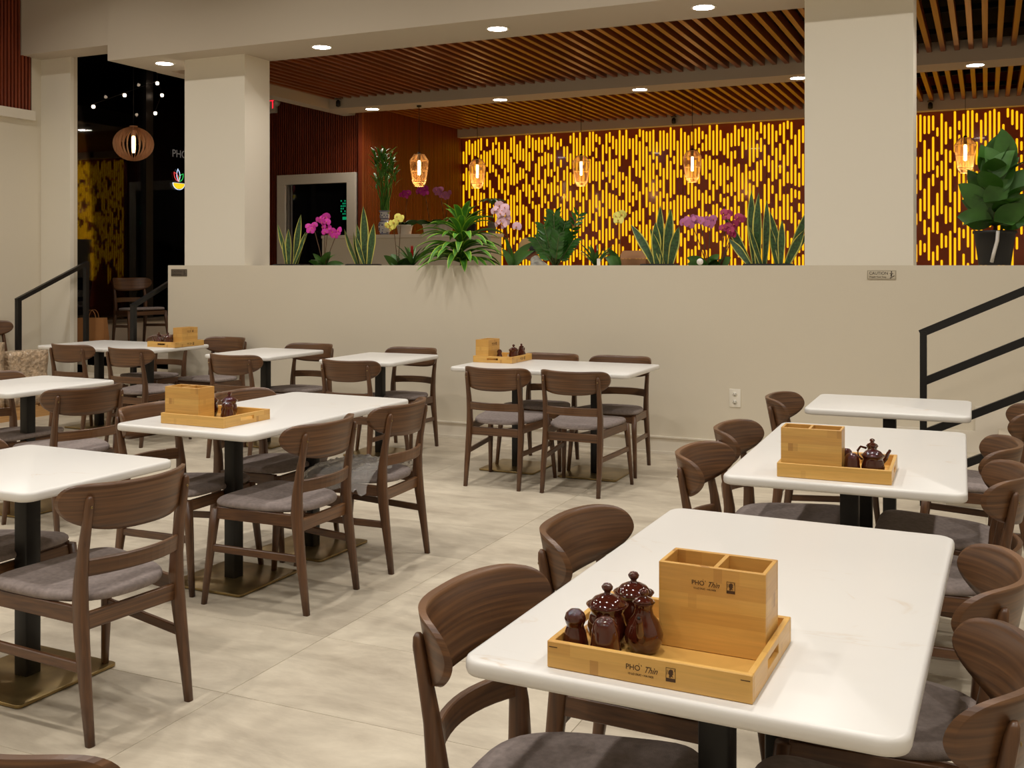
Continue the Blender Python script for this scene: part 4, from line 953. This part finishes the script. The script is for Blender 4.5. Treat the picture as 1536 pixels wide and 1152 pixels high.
# local: faces -x
J = [((.02, 0, .47), .13), ((.03, 0, .62), (.14, .12)), ((-.01, 0, .80), (.16, .13)), ((-.05, 0, .92), (.15, .11)), ((-.085, 0, .995), (.055, .055)), ((-.115, 0, 1.06), (.05, .05)),
     ((-.04, -.17, .90), .06), ((-.10, -.22, .68), .047), ((-.30, -.15, .60), .038), ((-.38, -.11, .59), .03),
     ((-.04, .17, .90), .06), ((-.10, .22, .68), .047), ((-.30, .15, .60), .038), ((-.38, .11, .59), .03),
     ((-.02, -.09, .46), .095), ((-.42, -.12, .46), .072), ((-.40, -.12, .10), .045), ((-.52, -.12, .04), .035),
     ((-.02, .09, .46), .095), ((-.42, .12, .46), .072), ((-.40, .12, .10), .045), ((-.52, .12, .04), .035)]
Ed = [(0, 1), (1, 2), (2, 3), (3, 4), (4, 5), (3, 6), (6, 7), (7, 8), (8, 9), (3, 10), (10, 11), (11, 12), (12, 13), (0, 14), (14, 15), (15, 16), (16, 17), (0, 18), (18, 19), (19, 20), (20, 21)]
skin_body('body', J, Ed, 'shirt', mn)
hc = Vector((-.155, 0, 1.115))
hd = MB(); rings = []
for i in range(13):
    ph = math.pi*i/12; z = math.cos(ph)*.118; r = math.sin(ph)
    ring = []
    for j in range(20):
        a = 2*math.pi*j/20; rx = .097*r; ry = .076*r
        x = math.cos(a)*rx; y = math.sin(a)*ry
        if z < -.03: x = x*.88-.012; y *= .82
        if math.cos(a) < -.93 and -.035 < z < .01: x -= .018       # nose
        ring.append((x, y, z))
    rings.append(ring)
hd.rings(rings); head = hd.build('head', 'skin', mn, loc=hc); head.rotation_euler = (0, R(-28), 0)
for s in (-1, 1):
    MB().lathe([(.001, -.009), (.020, -.006), (.026, 0), (.018, .006), (.001, .004)], n=12).build('ear', 'skin', head, loc=(.005, s*.078, -.01)).rotation_euler = (R(90), 0, 0)
    MB().lathe([(.001, -.007), (.009, 0), (.001, .007)], n=10).build('eye', 'hole', head, loc=(-.082, s*.03, .008))
MB().box(-.097, -.022, -.058, -.075, .022, -.052).build('mouth', 'lip', head)
hr = MB(); rings = []
for i in range(8):
    ph = math.pi*(.30+.36*i/7); rings.append([(.004+math.cos(a)*.101*math.sin(ph), math.sin(a)*.081*math.sin(ph), math.cos(ph)*.120) for a in [R(-115+230*j/14) for j in range(15)]])
hr.rings(rings, 0, True, False, False).build('hair', 'hair', head, recalc=False)
cp = MB(); rings = []
for i in range(8):
    ph = math.pi*.44*i/7; rings.append([(math.cos(a)*.109*max(.01, math.sin(ph)), math.sin(a)*.088*max(.01, math.sin(ph)), .022+math.cos(ph)*.112) for a in [2*math.pi*j/20 for j in range(20)]])
cp.rings(rings, 0, True, False); cp = cp.build('cap', 'cap', head)
br_ = MB(); n = 8; br_.rings([[(-.09-.085*math.sin(math.pi*i/n), -.08+.16*i/n, .045-zz) for i in range(n+1)]+[(-.085, .08-.16*i/n, .048-zz) for i in range(n+1)] for zz in (0, .006)], 0, False); br_.build('cap_brim', 'cap', cp)
for s in (-1, 1):                                              # hands with fingers
    hb = Vector((-.40, s*.10, .585))
    MB().rings([[(hb.x+q*-.07, hb.y+yy*(.036-.004*q), hb.z+zz*.013) for yy, zz in ((-1, -1), (1, -1), (1, 1), (-1, 1))] for q in (0, .5, 1)], 0, True).build('palm', 'skin', mn)
    for f in range(4): L = (.062, .07, .066, .052)[f]; y = hb.y+(-.027+.018*f); MB().tube([(hb.x-.065, y, hb.z), (hb.x-.065-L*.5, y, hb.z-.004), (hb.x-.065-L*.9, y, hb.z-.022)], [.009, .0085, .007], 6).build('finger', 'skin', mn)
    MB().tube([(hb.x-.01, hb.y-s*.03, hb.z), (hb.x-.04, hb.y-s*.055, hb.z-.005), (hb.x-.07, hb.y-s*.055, hb.z-.012)], [.011, .010, .008], 6).build('thumb', 'skin', mn)
